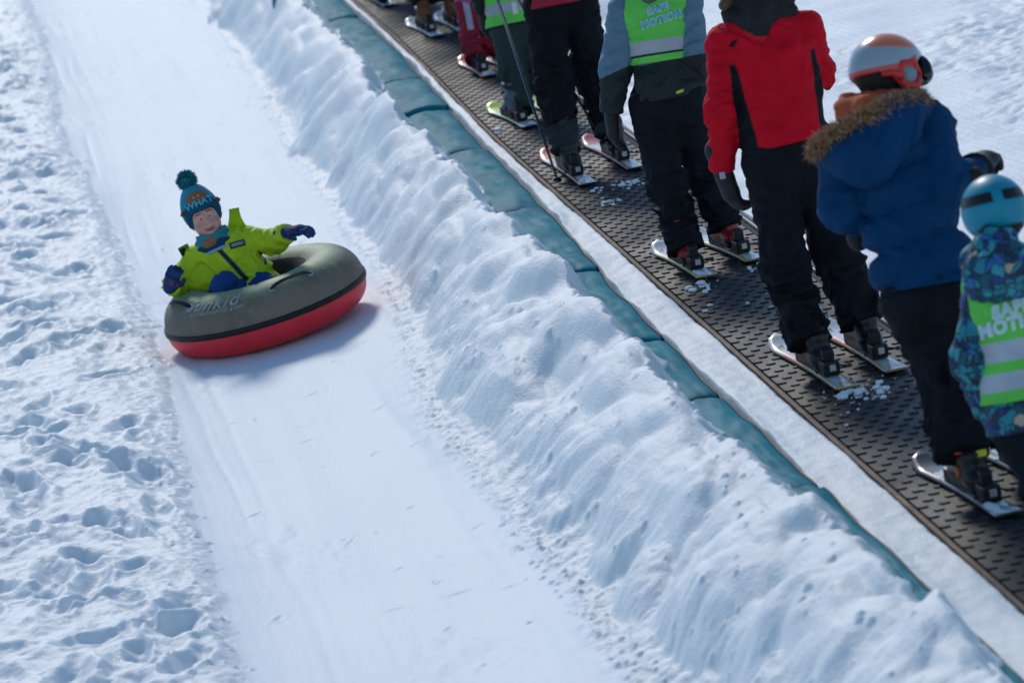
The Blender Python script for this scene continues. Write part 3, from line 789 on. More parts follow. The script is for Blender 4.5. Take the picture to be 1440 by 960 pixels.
# ---- shared materials for clothing
BLK = (0.010, 0.012, 0.017)
M['trousers_black'] = cloth('black_ski_trousers', (0.009, 0.0105, 0.015), rough=0.8, spec=0.12, var=0.2)
M['trousers_navy'] = cloth('navy_trousers', (0.006, 0.014, 0.030), rough=0.75, var=0.2)
M['trousers_green'] = cloth('dark_green_trousers', (0.020, 0.036, 0.036), rough=0.8, var=0.2)
M['skin'] = cloth('skin', (0.62, 0.36, 0.27), rough=0.5, bump=0.1, var=0.06); M['skin'].node_tree.nodes['Principled BSDF'].inputs['Subsurface Weight'].default_value = 0.15; M['skin'].node_tree.nodes['Principled BSDF'].inputs['Subsurface Radius'].default_value = (0.01, 0.004, 0.002)
M['hair_brown'] = cloth('brown_hair', (0.10, 0.055, 0.03), rough=0.6, bump=0.6, bscale=160, var=0.3)
M['glove_black'] = cloth('black_glove', (0.009, 0.010, 0.012), rough=0.6, bump=0.4, bscale=120)
M['boot_black'] = cloth('black_boot_shell', (0.008, 0.008, 0.010), rough=0.36, bump=0.0, spec=0.35, layers=[('grey', (0.03, 0.03, 0.034))])
M['boot_red'] = cloth('red_boot_shell', (0.30, 0.012, 0.016), rough=0.32, bump=0.0, spec=0.5, layers=[('grey', (0.016, 0.016, 0.018))])
M['boot_brown'] = cloth('brown_boot', (0.16, 0.06, 0.025), rough=0.6, bump=0.3, layers=[('grey', (0.02, 0.018, 0.018))])
M['boot_bluegrey'] = cloth('grey_boot_shell', (0.10, 0.12, 0.14), rough=0.4, bump=0.0, layers=[('grey', (0.02, 0.02, 0.024))])
M['boot_teal'] = cloth('teal_black_boot', (0.010, 0.035, 0.055), rough=0.4, bump=0.0, layers=[('grey', (0.012, 0.012, 0.015))])
M['red_plastic'] = cloth('red_plastic', (0.62, 0.03, 0.03), rough=0.35, bump=0)
M['yellow_plastic'] = cloth('yellow_plastic', (0.62, 0.60, 0.04), rough=0.35, bump=0)
M['orange_plastic'] = cloth('orange_plastic', (0.50, 0.10, 0.05), rough=0.4, bump=0)
M['grey_stripe'] = cloth('grey_reflective', (0.36, 0.38, 0.44), rough=0.45, bump=0.1)
M['vest_letter'] = cloth('white_print', (0.74, 0.80, 0.84), rough=0.6, bump=0)
M['vest_letter_blue'] = cloth('blue_print', (0.10, 0.42, 0.60), rough=0.6, bump=0)

def make_boot(fr, mat, root, size=0.29, cuff_dir=None, buckles=M['metal'], cuff_h=0.19, extra=None):
    """a ski boot standing in its binding; fr is what make_ski returns"""
    f, r, n, at = fr['f'], fr['r'], fr['n'], fr['at']; L = size; k = size / 0.29
    def p(x, y, z): return at + r * x * k + f * y * k + n * z * k
    cd_ = cuff_dir if cuff_dir is not None else (f * 0.22 + n)
    top = p(0, -0.032, 0.08) + np.array(cd_) / np.linalg.norm(cd_) * (cuff_h - 0.08) * k
    def fn(P):
        sole = sunion([flat_seg(P, p(0, -0.105, 0.03), p(0, 0.115, 0.03), 0.044 * k, 0.048 * k, r, 0.95)], 0.02)
        d = sunion([sole, seg(P, p(0, 0.10, 0.045), p(0, -0.02, 0.10), 0.040 * k, 0.050 * k), seg(P, p(0, -0.08, 0.045), p(0, -0.055, 0.12), 0.042 * k, 0.050 * k)], 0.025)
        cuff = flat_seg(P, p(0, -0.032, 0.12), top, 0.052 * k, 0.056 * k, r, 0.85)
        d = su(d, cuff, 0.012)
        d = d + 0.0025 * np.sin(np.clip(plane(P, at, n), 0, 0.3) * 95)        # shell overlaps
        d = np.maximum(d, -plane(P, p(0, 0, 0.002), n)); d = np.maximum(d, plane(P, top, np.array(cd_)) - 0.012)
        return d
    def grey(V): return 0.040 * k - plane(V, at, n) + 0.004 * np.sin(plane(V, at, f) * 60 / k)
    o = piece('ski_boot', fn, [p(0, -0.13, 0), p(0, 0.16, 0), top, p(0.06, 0, 0), p(-0.06, 0, 0)], 0.075, 0.0075, mat, root, attrs=dict(grey=grey))
    ax = np.array(cd_) / np.linalg.norm(cd_)
    for z, w in ((0.02, 0.055), (0.10, 0.060)):
        c = p(0, -0.032, 0.12) + ax * z * k
        for sg in (-1, 1):
            mb = MB(); mb.box(c + r * sg * 0.046 * k + f * 0.02 * k, f, ax, r, 0.028 * k, 0.008, 0.005, 0.002); mb.build('buckle', buckles, o)
    if extra:
        for (x, y, z, hx, hy, hz, mt, nm) in extra:
            mb = MB(); mb.box(p(x, y, z), r, f, ax, hx, hy, hz, min(hx, hy, hz) * 0.45); mb.build(nm, mt, o, smooth=True)
    mb = MB()                                                    # spine at the back of the cuff
    mb.box(p(0, -0.084, 0.095), r, f, ax, 0.022 * k, 0.012 * k, 0.040 * k, 0.006)
    mb.box(p(0, -0.097, 0.075), r, f, ax, 0.016 * k, 0.008 * k, 0.024 * k, 0.004)
    mb.build('spoiler', M['binding'], o)
    return o, top

def make_glove(wrist, hand, palm_n, thumb, mat, root, k=1.0, curl=0.5, name='glove', res=0.0055, attrs=None, spread=0.0, ext=0.07):
    """a gloved hand: palm, four fingers and a thumb; from wrist towards hand, palm facing palm_n, thumb side along thumb"""
    w, h = np.array(wrist, float), np.array(hand, float); d = (h - w) / np.linalg.norm(h - w)
    pn = np.array(palm_n, float); pn = pn - d * (pn @ d); pn /= np.linalg.norm(pn)
    tv = np.cross(d, pn); tv = tv if tv @ np.array(thumb) > 0 else -tv
    kn = w + d * 0.095 * k
    parts = []; pts = [w - d * (ext + 0.02) * k, kn]
    fing = []
    for i, (off, ln) in enumerate(((0.030, 0.072), (0.010, 0.080), (-0.011, 0.074), (-0.031, 0.058))):
        b = kn + tv * off * k; dd = d + tv * spread * (1.5 - i) * 0.25; dd /= np.linalg.norm(dd)
        a1 = 0.45 * curl; p1 = b + (dd * math.cos(a1) + pn * math.sin(a1)) * ln * 0.5 * k
        a2 = 1.5 * curl; p2 = p1 + (dd * math.cos(a2) + pn * math.sin(a2)) * ln * 0.32 * k
        a3 = 2.5 * curl; p3 = p2 + (dd * math.cos(a3) + pn * math.sin(a3)) * ln * 0.25 * k
        fing.append((b, p1, p2, p3)); pts += [p1, p2, p3]
    tb = w + d * 0.035 * k + tv * 0.034 * k; t1 = tb + (d * 0.6 + tv * 0.7 + pn * 0.35) * 0.036 * k; t2 = t1 + (d * 0.85 + tv * 0.15 + pn * 0.45) * 0.034 * k; pts += [t1, t2]
    def fn(P):
        dd = flat_seg(P, w + d * 0.03 * k, w + d * 0.08 * k, 0.044 * k, 0.048 * k, pn, 0.64)
        dd = su(dd, flat_seg(P, w - d * ext * k, w + d * 0.02 * k, 0.046 * k, 0.038 * k, pn, 0.78), 0.02 * k)
        for b, p1, p2, p3 in fing:
            fd = np.minimum(np.minimum(seg(P, b, p1, 0.0150 * k, 0.0145 * k), seg(P, p1, p2, 0.0145 * k, 0.0138 * k)), seg(P, p2, p3, 0.0138 * k, 0.0120 * k))
            dd = su(dd, fd, 0.006 * k)
        td = np.minimum(seg(P, tb, t1, 0.0190 * k, 0.0170 * k), seg(P, t1, t2, 0.0145 * k, 0.0125 * k))
        return su(dd, td, 0.010 * k)
    A = {kk: (lambda V, g=g: g(V, kn, d, tv, pn)) for kk, g in attrs.items()} if attrs else None
    return piece(name, fn, pts, 0.055 * k, res, mat, root, attrs=A)

def figure_body(root, j, r, fwd, head_up=None, res=0.012, head_r=0.085):
    """the body under the clothes: one continuous surface with head, neck, trunk, arms, hands and legs"""
    fwd = np.array(fwd); up = np.array([0, 0, 1.0]) if head_up is None else np.array(head_up)
    up = up / np.linalg.norm(up); fw = fwd - up * (fwd @ up); fw /= np.linalg.norm(fw); rt = np.cross(fw, up)
    hc = np.array(j['head'])
    def fn(P):
        ds = [flat_seg(P, j['pelvis'], j['chest'], r['pelvis'] * 0.8, r['chest'] * 0.82, fwd, 0.68), seg(P, j['chest'], j['neck'], r['neck'] * 1.4, r['neck']), seg(P, j['neck'], hc, r['neck'], r['neck'])]
        for sd in 'LR':
            ds.append(seg(P, j['sh' + sd], j['el' + sd], r['arm'] * 0.72, r['arm'] * 0.58)); ds.append(seg(P, j['el' + sd], j['wr' + sd], r['arm'] * 0.6, r['arm'] * 0.45))
            ds.append(seg(P, j['wr' + sd], np.array(j['wr' + sd]) * 0.6 + np.array(j['ha' + sd]) * 0.4, r['arm'] * 0.3, r['arm'] * 0.22)); ds.append(seg(P, j['chest'], j['sh' + sd], r['arm'], r['arm'] * 0.72))
            ds.append(seg(P, j['hip' + sd], j['kn' + sd], r['leg'] * 0.78, r['leg'] * 0.48)); ds.append(seg(P, j['kn' + sd], j['an' + sd], r['leg'] * 0.48, r['leg'] * 0.36)); ds.append(seg(P, j['pelvis'], j['hip' + sd], r['leg'], r['leg'] * 0.8))
            ds.append(seg(P, j['an' + sd], j['to' + sd], r['leg'] * 0.42, r['leg'] * 0.34))
        d = sunion(ds, 0.03)
        hd = sunion([ell(P, hc + up * head_r * 0.15 - fw * head_r * 0.1, [rt, fw, up], [head_r * 0.86, head_r, head_r * 1.05]), ell(P, hc - up * head_r * 0.55 + fw * head_r * 0.25, [rt, fw, up], [head_r * 0.66, head_r * 0.7, head_r * 0.75]),
                     seg(P, hc + fw * head_r * 0.9 - up * head_r * 0.05, hc + fw * head_r * 1.1 - up * head_r * 0.3, head_r * 0.10, head_r * 0.16)], 0.02)
        for sg in (-1, 1): hd = su(hd, ell(P, hc + rt * sg * head_r * 0.86 - up * head_r * 0.2, [rt, fw, up], [head_r * 0.1, head_r * 0.2, head_r * 0.3]), 0.008)
        return su(d, hd, 0.02)
    return piece('body', fn, list(j.values()), 0.16, res, M['skin'], root)

def trousers(root, j, r, fwd, mat, seed, res=0.0075, amp=0.010, hem_dir=None, waist=None, attrs=None):
    fwd = np.array(fwd); wz = waist if waist is not None else np.array(j['pelvis']) + np.array([0, 0, 0.10])
    pts = [wz] + [j[a + s] for a in ('hip', 'kn', 'hem') for s in 'LR'] + [j['pelvis']]
    def fn(P):
        hips = flat_seg(P, np.array(j['pelvis']) - np.array([0, 0, 0.02]), wz, r['pelvis'] * 0.94, r['pelvis'] * 0.86, fwd, 0.66)
        ds = []
        for s in 'LR':
            h_, k_, e_ = map(np.array, (j['hip' + s], j['kn' + s], j['hem' + s]))
            ext = e_ + (e_ - k_) / np.linalg.norm(e_ - k_) * 0.08
            leg = su(seg(P, h_, k_, r['thigh'], r['knee']), seg(P, k_, ext, r['knee'], r['hem']), 0.03)
            # folds gather at the knee and above the hem
            along = np.clip(plane(P, k_, (e_ - k_)) / np.linalg.norm(e_ - k_), -1, 1)
            leg = leg + folds(P, amp, 17, 8, seed) * 1.3 * (0.55 + 0.75 * sst(-0.15, 0.15, along) * (1 - 0.2 * along))
            leg = np.maximum(leg, plane(P, e_, (e_ - k_) + (0 if hem_dir is None else hem_dir)))
            ds.append(leg)
        legs = su(ds[0], ds[1], 0.012)
        d = su(hips + folds(P, amp * 0.5, 14, 6, seed + 5), legs, 0.05)
        return np.maximum(d, plane(P, wz, [0, 0, 1]))
    return piece('trousers', fn, pts, r['pelvis'] + 0.06, res, mat, root, attrs=attrs)

def jacket(root, j, r, fwd, mat, seed, hem_p, hem_n, res=0.0075, amp=0.009, attrs=None, puff=0.0, arm_flare=1.0, arms='LR', flat=0.66, name='jacket', blend=0.018):
    fwd = np.array(fwd)
    pts = [j['pelvis'], j['chest'], j['neck'], hem_p] + [j[a + s] for a in ('sh', 'el', 'wr') for s in 'LR']
    def torso(P):
        pel, ch, nk = map(np.array, (j['pelvis'], j['chest'], j['neck']))
        down = pel + (pel - ch) / np.linalg.norm(pel - ch) * 0.15
        d = flat_seg(P, down, pel, r['hemr'], r['waist'], fwd, flat + 0.10)
        d = su(d, flat_seg(P, pel, ch, r['waist'], r['chest'], fwd, flat), 0.05)
        for s in 'LR': d = su(d, flat_seg(P, ch * 0.35 + nk * 0.65, np.array(j['sh' + s]), r['chest'] * 0.55, r['arm'] * 0.95, fwd, 0.85), 0.06)
        d = su(d, flat_seg(P, ch, nk, r['chest'] * 0.75, r['neck'] * 1.35, fwd, 0.8), 0.05)
        return d
    def sleeves(P):
        out = []
        for s in arms:
            a, e, w = map(np.array, (j['sh' + s], j['el' + s], j['wr' + s]))
            arm = su(seg(P, a, e, r['arm'], r['arm'] * 0.90), seg(P, e, w + (w - e) / np.linalg.norm(w - e) * 0.04, r['arm'] * 0.90, r['arm'] * 0.70 * arm_flare), 0.03)
            near = np.exp(-(np.linalg.norm(P - e, axis=-1) / 0.10) ** 2)
            arm = arm + folds(P, amp * 0.8, 20, 9, seed + 9) * (0.6 + 0.9 * near)
            arm = np.maximum(arm, plane(P, w, w - e))
            out.append(arm)
        return np.minimum(*out) if len(out) == 2 else out[0]
    def fn(P):
        t = torso(P) + folds(P, amp, 11, 4.5, seed)
        if puff:
            z = plane(P, j['pelvis'], np.array(j['chest']) - np.array(j['pelvis'])) + 0.012 * noise3(P * 5, seed + 3)
            t = t - puff * (np.abs(np.sin(np.pi * z / 0.125)) ** 0.38 - 0.75)
        t = np.maximum(t, plane(P, hem_p, hem_n))
        return su(t, sleeves(P), blend)
    o = piece(name, fn, pts, r['chest'] + 0.07, res, mat, root, attrs=attrs)
    return o, torso

def helmet(root, c, ax, rad, mat, attrs=None, res=0.006, low=-0.25, name='helmet', vents=()):
    rt, fw, up = map(np.array, ax)
    def fn(P):
        d = ell(P, c, ax, [rad * 0.94, rad * 1.12, rad * 1.0])
        q = (P - np.array(c)); y = q @ fw; z = q @ up; x = q @ rt
        d = np.maximum(d, -ell(P, np.array(c) - up * 0.012, ax, [rad * 0.80, rad * 0.98, rad * 0.9]))
        low_z = (low + 0.28 * sst(-0.3 * rad, 0.9 * rad, y) + 0.0) * rad - 0.42 * rad * np.exp(-((y + 0.15 * rad) / (0.42 * rad)) ** 2) * sst(0.5, 0.85, np.abs(x) / rad)
        d = np.maximum(d, (low_z - z) * 0.8)
        for (vx, vy, vz, a, b, e) in vents:
            d = np.maximum(d, -ell(P, np.array(c) + (rt * vx + fw * vy + up * vz) * rad, ax, [a * rad, b * rad, e * rad]))
        return d
    return piece(name, fn, [c], rad * 1.35, res, mat, root, attrs=attrs)

# ------------------------------------------------------------------ people on the conveyor
FWD = np.array([B[0], B[1], 0.0]); FWD /= np.linalg.norm(FWD)
RGT = np.cross(FWD, [0, 0, 1.0])
def rot_fwd(deg):                            # heading turned to the left by deg
    a = math.radians(deg); return FWD * math.cos(a) - RGT * math.sin(a)

def joints(D0, table):
    return {k: J(px, py, D0 + dy) for k, (px, py, dy) in table.items()}

def mirror_hidden(j): return j

TOP_WHITE_RED = ski_top('white_red_ski', (0.72, 0.73, 0.75), [('tip', (0.62, 0.05, 0.04), 0.01), ('left', (0.60, 0.07, 0.05), 0.05), ('edge', (0.5, 0.1, 0.07), 0.05)], None)
TOP_WHITE_YELLOW = ski_top('white_yellow_ski', (0.68, 0.69, 0.70), [('left', (0.62, 0.50, 0.12), 0.05), ('edge', (0.6, 0.5, 0.16), 0.05), ('print', (0.05, 0.05, 0.06), 0.003)], None)
TOP_GREY_RED = ski_top('grey_red_ski', (0.58, 0.59, 0.60), [('tail', (0.50, 0.36, 0.18), 0.01), ('edge', (0.52, 0.46, 0.36), 0.03), ('left', (0.74, 0.05, 0.05), 0.03), ('print', (0.06, 0.06, 0.07), 0.003)], None)
TOP_LIME = ski_top('lime_ski', (0.62, 0.66, 0.70), [('tip', (0.55, 0.70, 0.04), 0.02), ('mid', (0.50, 0.66, 0.05), 0.1), ('tail', (0.50, 0.60, 0.68), 0.01)], None)
TOP_DARK = ski_top('dark_grey_ski', (0.05, 0.05, 0.055), [('tail', (0.5, 0.55, 0.6), 0.02)], None)
TOP_WHITE = ski_top('white_ski', (0.66, 0.68, 0.71), [('band', (0.1, 0.1, 0.1), 0.01), ('stripe', (0.45, 0.5, 0.55), 0.05)], None)
SIDE, SIDEY = M['ski_side'], M['ski_side_yellow']

def boots_for(j, frs, mat, root, size, buckles=M['metal'], extra=None, cuff_h=0.19):
    for s, fr in zip('LR', frs):
        if fr is None: continue
        kdir = np.array(j['kn' + s]) - fr['at']; kdir = kdir / np.linalg.norm(kdir) + fr['n'] * 0.9
        b_, top = make_boot(fr, mat, root, size, kdir, buckles, cuff_h, extra)
        Dt = depth(fr['at']) - 0.065; h_ = np.array(j['hem' + s]); j['hem' + s] = CAM + (h_ - CAM) * Dt / depth(h_)
        k_ = np.array(j['kn' + s]); j['kn' + s] = CAM + (k_ - CAM) * (0.35 * depth(k_) + 0.65 * (Dt + 0.06)) / depth(k_)
        j['an' + s] = fr['at'] + fr['n'] * 0.08 * size / 0.29 - fr['f'] * 0.03; j['to' + s] = fr['at'] + fr['n'] * 0.035 + fr['f'] * 0.09 * size / 0.29

def ground_depth(s, t): return depth(G(s, t + float(drift(s))))

LIME_VEST = (0.13, 0.58, 0.085)
def make_vest(root, j, r, fwd, torso, seed, cuts, bands, text_at, tree_extra=(), flat=0.66):
    """high-visibility waistcoat: torso surface grown outwards, trimmed at the arms, neck and hem"""
    hem_p, hem_n = cuts['hem']
    def fn(P):
        d = torso(P) - 0.016 + folds(P, 0.006, 9, 4, seed)
        d = np.maximum(d, plane(P, hem_p, hem_n))
        for (c, rad) in cuts['arms']: d = np.maximum(d, -(seg(P, c[0], c[1], rad, rad)))
        d = np.maximum(d, -(np.linalg.norm(P - cuts['neck'][0], axis=-1) - cuts['neck'][1]))
        return d
    lay = []; at = {}
    for i, (bp, bn, hw, colr) in enumerate(bands):
        at['band%d' % i] = lambda V, bp=bp, bn=bn, hw=hw: hw - np.abs(plane(V, bp, bn)); lay.append(('band%d' % i, colr, 0.002))
    mat = cloth('hi_vis_vest', LIME_VEST, lay, rough=0.65, bump=0.15, var=0.1)
    o = piece('vest', fn, [j['pelvis'], j['chest'], j['shL'], j['shR']], r['chest'] + 0.05, 0.0065, mat, root, attrs=at)
    return o

# ---- the skier in the red jacket ------------------------------------------------------------
def red_jacket_skier():
    D0 = ground_depth(-0.12, 0.31); fwd = rot_fwd(4)
    j = joints(D0, dict(pelvis=(1108, 208, 0.0), waist=(1096, 130, 0), chest=(1083, 82, -0.01), neck=(1064, 18, 0.02), head=(1052, -38, 0.05),
        hipL=(1084, 232, 0), hipR=(1138, 221, 0), knL=(1103, 368, 0.06), knR=(1172, 342, 0.06), hemL=(1139, 483, 0.0), hemR=(1214, 455, 0.02),
        shL=(1018, 62, 0), shR=(1133, 40, 0.02), elL=(1016, 158, -0.02), elR=(1150, 104, 0.08), wrL=(1016, 240, 0.05), wrR=(1128, 108, 0.30), haL=(1034, 288, 0.07), haR=(1110, 92, 0.36)))
    r = dict(pelvis=0.172, waist=0.158, chest=0.168, neck=0.055, arm=0.064, leg=0.09, thigh=0.098, knee=0.082, hem=0.080, hemr=0.178)
    root = empty('person', G(0.0, 0.31, 0.01), 'adult seen from behind in red jacket with dark hood and black trousers', 'person', 'people riding the conveyor belt')
    fL = make_ski(-0.67, 0.205, 1.02, 3.5, TOP_GREY_RED, SIDEY, 'grey and red ski with snow heaped at its tail, under the red jacket skier', 0.42, 1.0, 0.45, 1)
    fR = make_ski(-0.54, 0.415, 1.02, 3.0, TOP_GREY_RED, SIDEY, 'grey ski with ochre tail block under the red jacket skier\'s right boot', 0.42, 1.0, 0.2, 2)
    boots_for(j, (fL, fR), M['boot_black'], root, 0.28)
    figure_body(root, j, r, fwd, res=0.016)
    trousers(root, j, r, fwd, M['trousers_black'], 11, amp=0.013)
    hem_p = J(1108, 203, D0); hem_n = np.array([0.05, 0.02, -1.0])
    # black panels run down both sides
    def panel(V):
        x0 = {0: 0}
        q = V - np.array(j['pelvis']); lat = q @ RGT; z = q[:, 2]; back = -(q @ fwd)
        ch = np.array(j['chest']); hz = (ch - np.array(j['pelvis']))[2]
        w = 0.120 + 0.022 * (z / hz) + 0.010 * np.clip(-(z - 0.15), 0, 1) * 0
        lean = (ch - np.array(j['pelvis'])) @ RGT / hz
        lat = lat - lean * z
        side = np.minimum(np.abs(lat) - w, 0.165 - np.abs(lat) + 0.12 * np.clip(hz * 0.9 - z, 0, 0.08))
        side = np.minimum(side, (0.34 - z) * 0.5)
        arm = np.minimum(seg(V, j['shL'], j['elL'], 0.062, 0.062), seg(V, j['elL'], j['wrL'], 0.062, 0.06)); arm = np.minimum(arm, np.minimum(seg(V, j['shR'], j['elR'], 0.064, 0.064), seg(V, j['elR'], j['wrR'], 0.06, 0.06)))
        return np.minimum(side, arm + 0.004)
    mat = cloth('red_jacket', (0.58, 0.004, 0.018), [('panel', (0.008, 0.010, 0.014), 0.003)], rough=0.75, bump=0.2, var=0.1, spec=0.12)
    o, torso = jacket(root, j, r, fwd, mat, 12, hem_p, hem_n, amp=0.012, attrs=dict(panel=panel))
    tree = bvh_of([o])
    # small dark emblem on the left shoulder blade
    v = ray(1028, 62); X = R_ * CR - U_ * SR * 1.0
    xd = (R_ * math.cos(0.0) + U_ * 0.22); xd /= np.linalg.norm(xd); yd = U_
    V1, F1 = text_mesh('4F', 0.030, 0.0012, 0.3)
    em = wrap_on('emblem', (V1, F1), J(1030, 63, D0 - 0.2), xd, yd, ray(1030, 63), tree, 0.003, M['trousers_black'], o)
    # red collar and dark folded hood
    nk = np.array(j['neck'])
    hm = cloth('dark_hood', (0.016, 0.017, 0.020), rough=0.8, var=0.15)
    def hood(P):
        a, b, c = J(1025, 22, D0 - 0.02), J(1066, 34, D0 - 0.10), J(1112, 14, D0 - 0.01)
        d = su(seg(P, a, b, 0.030, 0.044), seg(P, b, c, 0.044, 0.030), 0.03)
        d = su(d, su(seg(P, J(1028, 2, D0 + 0.0), J(1066, 12, D0 - 0.085), 0.03, 0.042), seg(P, J(1066, 12, D0 - 0.085), J(1110, -6, D0), 0.042, 0.03), 0.03), 0.016)
        d = su(d, su(seg(P, J(1034, -14, D0 + 0.02), J(1064, -12, D0 - 0.05), 0.025, 0.03), seg(P, J(1064, -12, D0 - 0.05), J(1100, -22, D0 + 0.02), 0.03, 0.025), 0.02), 0.012)
        return d + folds(P, 0.008, 18, 10, 15)
    piece('hood', hood, [J(1015, 20, D0), J(1118, 20, D0), J(1066, 40, D0 - 0.15), J(1066, -30, D0 + 0.1)], 0.06, 0.007, hm, root)
    def collar(P):
        a, b, c = J(1016, 40, D0 - 0.01), J(1066, 50, D0 - 0.095), J(1118, 22, D0)
        return su(seg(P, a, b, 0.022, 0.03), seg(P, b, c, 0.03, 0.022), 0.03) + folds(P, 0.004, 20, 10, 16)
    piece('collar', collar, [J(1012, 40, D0), J(1122, 20, D0), J(1066, 50, D0 - 0.13)], 0.05, 0.007, cloth('red_collar', (0.48, 0.006, 0.016), rough=0.7), root)
    hc = np.array(j['head'])
    def hair(P):
        d = ell(P, hc + np.array([0, -0.012, 0.015]), [RGT, fwd, [0, 0, 1]], [0.098, 0.105, 0.112])
        d = su(d, seg(P, hc + np.array([-0.045, -0.05, -0.04]), J(1018, 8, D0 - 0.05), 0.05, 0.022), 0.03)
        return np.maximum(d, plane(P, hc + fwd * 0.045 - np.array([0, 0, 0.02]), fwd * 0.8 - np.array([0, 0, 0.35]))) + 0.004 * noise3(P * np.array([60, 60, 12]))
    piece('hair', hair, [hc, J(1018, 8, D0 - 0.05)], 0.13, 0.008, M['hair_brown'], root)
    make_glove(j['wrL'], j['haL'], RGT + fwd * 0.3, fwd, M['glove_black'], root, 1.05, 0.55)
    make_glove(j['wrR'], j['haR'], -RGT, np.array([0, 0, 1.0]), M['glove_black'], root, 1.05, 0.6)
    mb = MB(); c = J(1013, 246, D0 + 0.0) - fwd * 0.005; mb.box(J(1016, 247, D0 - 0.012), RGT, fwd, [0, 0, 1], 0.010, 0.004, 0.013, 0.002); mb.build('cuff_tag', M['grey_stripe'], root)

# ---- blue parka -------------------------------------------------------------------------------
def blue_parka_skier():
    D0 = ground_depth(-2.42, 0.32); fwd = rot_fwd(-14)
    j = joints(D0, dict(pelvis=(1304, 392, 0.0), waist=(1285, 320, 0), chest=(1258, 250, 0.0), neck=(1243, 160, 0.03), head=(1247, 100, 0.05),
        hipL=(1287, 425, 0), hipR=(1342, 412, 0.02), knL=(1334, 535, 0.05), knR=(1400, 515, 0.07), hemL=(1352, 642, -0.01), hemR=(1432, 622, 0.0),
        shL=(1186, 222, 0.0), shR=(1308, 178, 0.02), elL=(1183, 292, 0.0), elR=(1326, 266, -0.05), wrL=(1222, 318, 0.18), wrR=(1372, 240, 0.06), haL=(1240, 300, 0.26), haR=(1382, 226, 0.15)))
    r = dict(pelvis=0.150, waist=0.152, chest=0.148, neck=0.055, arm=0.078, leg=0.085, thigh=0.105, knee=0.088, hem=0.074, hemr=0.176)
    root = empty('person', G(-2.42, 0.32, 0.01), 'youth in blue hooded parka with fur trim and grey and orange helmet', 'person', 'people riding the conveyor belt')
    fL = make_ski(-2.93, 0.225, 0.92, 4.5, TOP_DARK, SIDE, 'snow covered dark ski under the blue parka skier\'s left boot with yellow dot', 0.42, 1.05, 0.95, 3)
    fR = make_ski(-2.80, 0.440, 0.92, 4.5, TOP_DARK, SIDE, 'snow covered ski at the right edge, half hidden behind the child in the patterned hood', 0.42, 1.05, 0.95, 4)
    ex = [(-0.050, -0.06, 0.150, 0.012, 0.010, 0.010, M['red_plastic'], 'strap_end'), (-0.052, 0.0, 0.120, 0.013, 0.010, 0.009, M['red_plastic'], 'strap_end'), (0.022, -0.092, 0.135, 0.020, 0.010, 0.012, M['yellow_plastic'], 'badge'), (-0.050, -0.03, 0.070, 0.008, 0.012, 0.018, M['orange_plastic'], 'badge')]
    boots_for(j, (fL, fR), M['boot_black'], root, 0.26, extra=ex)
    figure_body(root, j, r, fwd, res=0.014)
    trousers(root, j, r, fwd, M['trousers_black'], 21, amp=0.016)
    hem_p = J(1300, 402, D0); hem_n = np.array([-0.02, 0.0, -1.0])
    def seam(V):                               # darker seams beside the sleeve and quilt lines
        a = np.abs(seg(V, j['shR'], j['elR'], 0.083, 0.083) - 0.012) * -1 + 0.0035
        return a
    mat = cloth('blue_parka', (0.001, 0.040, 0.118), [], rough=0.72, bump=0.2, var=0.14, spec=0.12)
    o, torso = jacket(root, j, r, fwd, mat, 22, hem_p, hem_n, res=0.008, amp=0.010, puff=0.034, flat=0.76, blend=0.008)
    # hood lying on the back
    def hood(P):
        d = sunion([flat_seg(P, J(1180, 218, D0 - 0.07), J(1216, 218, D0 - 0.15), 0.070, 0.088, fwd, 0.7), flat_seg(P, J(1216, 218, D0 - 0.15), J(1252, 178, D0 - 0.13), 0.088, 0.082, fwd, 0.7),
                    flat_seg(P, J(1252, 178, D0 - 0.13), J(1290, 152, D0 - 0.02), 0.08, 0.048, fwd, 0.8), seg(P, J(1216, 180, D0 - 0.08), J(1272, 152, D0 - 0.06), 0.05, 0.05)], 0.05)
        return d + folds(P, 0.009, 9, 9, 25)
    hd = piece('hood', hood, [J(1150, 225, D0), J(1300, 140, D0), J(1216, 270, D0 - 0.25), J(1240, 150, D0)], 0.08, 0.0075, mat, root)
    # fur along the rim
    ctl = [J(1148, 217, D0 - 0.06), J(1156, 203, D0 - 0.10), J(1178, 189, D0 - 0.15), J(1210, 171, D0 - 0.17), J(1242, 156, D0 - 0.17), J(1270, 146, D0 - 0.13), J(1288, 142, D0 - 0.06), J(1296, 146, D0 + 0.0)]
    rim = []
    for i in range(len(ctl) - 1):
        for u in np.linspace(0, 1, 14, endpoint=False): rim.append(ctl[i] * (1 - u) + ctl[i + 1] * u)
    rim.append(ctl[-1]); rim = np.array(rim)
    P_, N_ = [], []
    rg = np.random.default_rng(5)
    for i in range(len(rim)):
        tdir = rim[min(i + 1, len(rim) - 1)] - rim[max(i - 1, 0)]; tdir /= np.linalg.norm(tdir)
        for k in range(10):
            d = rg.normal(size=3); d -= tdir * (d @ tdir); d /= np.linalg.norm(d); d = d + np.array([0, 0, 0.25]) - F_ * 0.25
            P_.append(rim[i] + d * 0.014); N_.append(d / np.linalg.norm(d))
    fur = cloth('brown_fur', (0.42, 0.25, 0.145), rough=0.85, bump=0, var=0.45, var_scale=60)
    mb = MB(); mb.tube(list(rim[::3]), 0.017, 8); fo = mb.build('fur_trim', fur, hd, smooth=True)
    tufts('fur_hairs', P_, N_, 0.038, 0.0018, 6500, fur, hd, 6, jit=0.55)
    # orange neck warmer, dark hair, helmet turned to the right
    hc = np.array(j['head'])
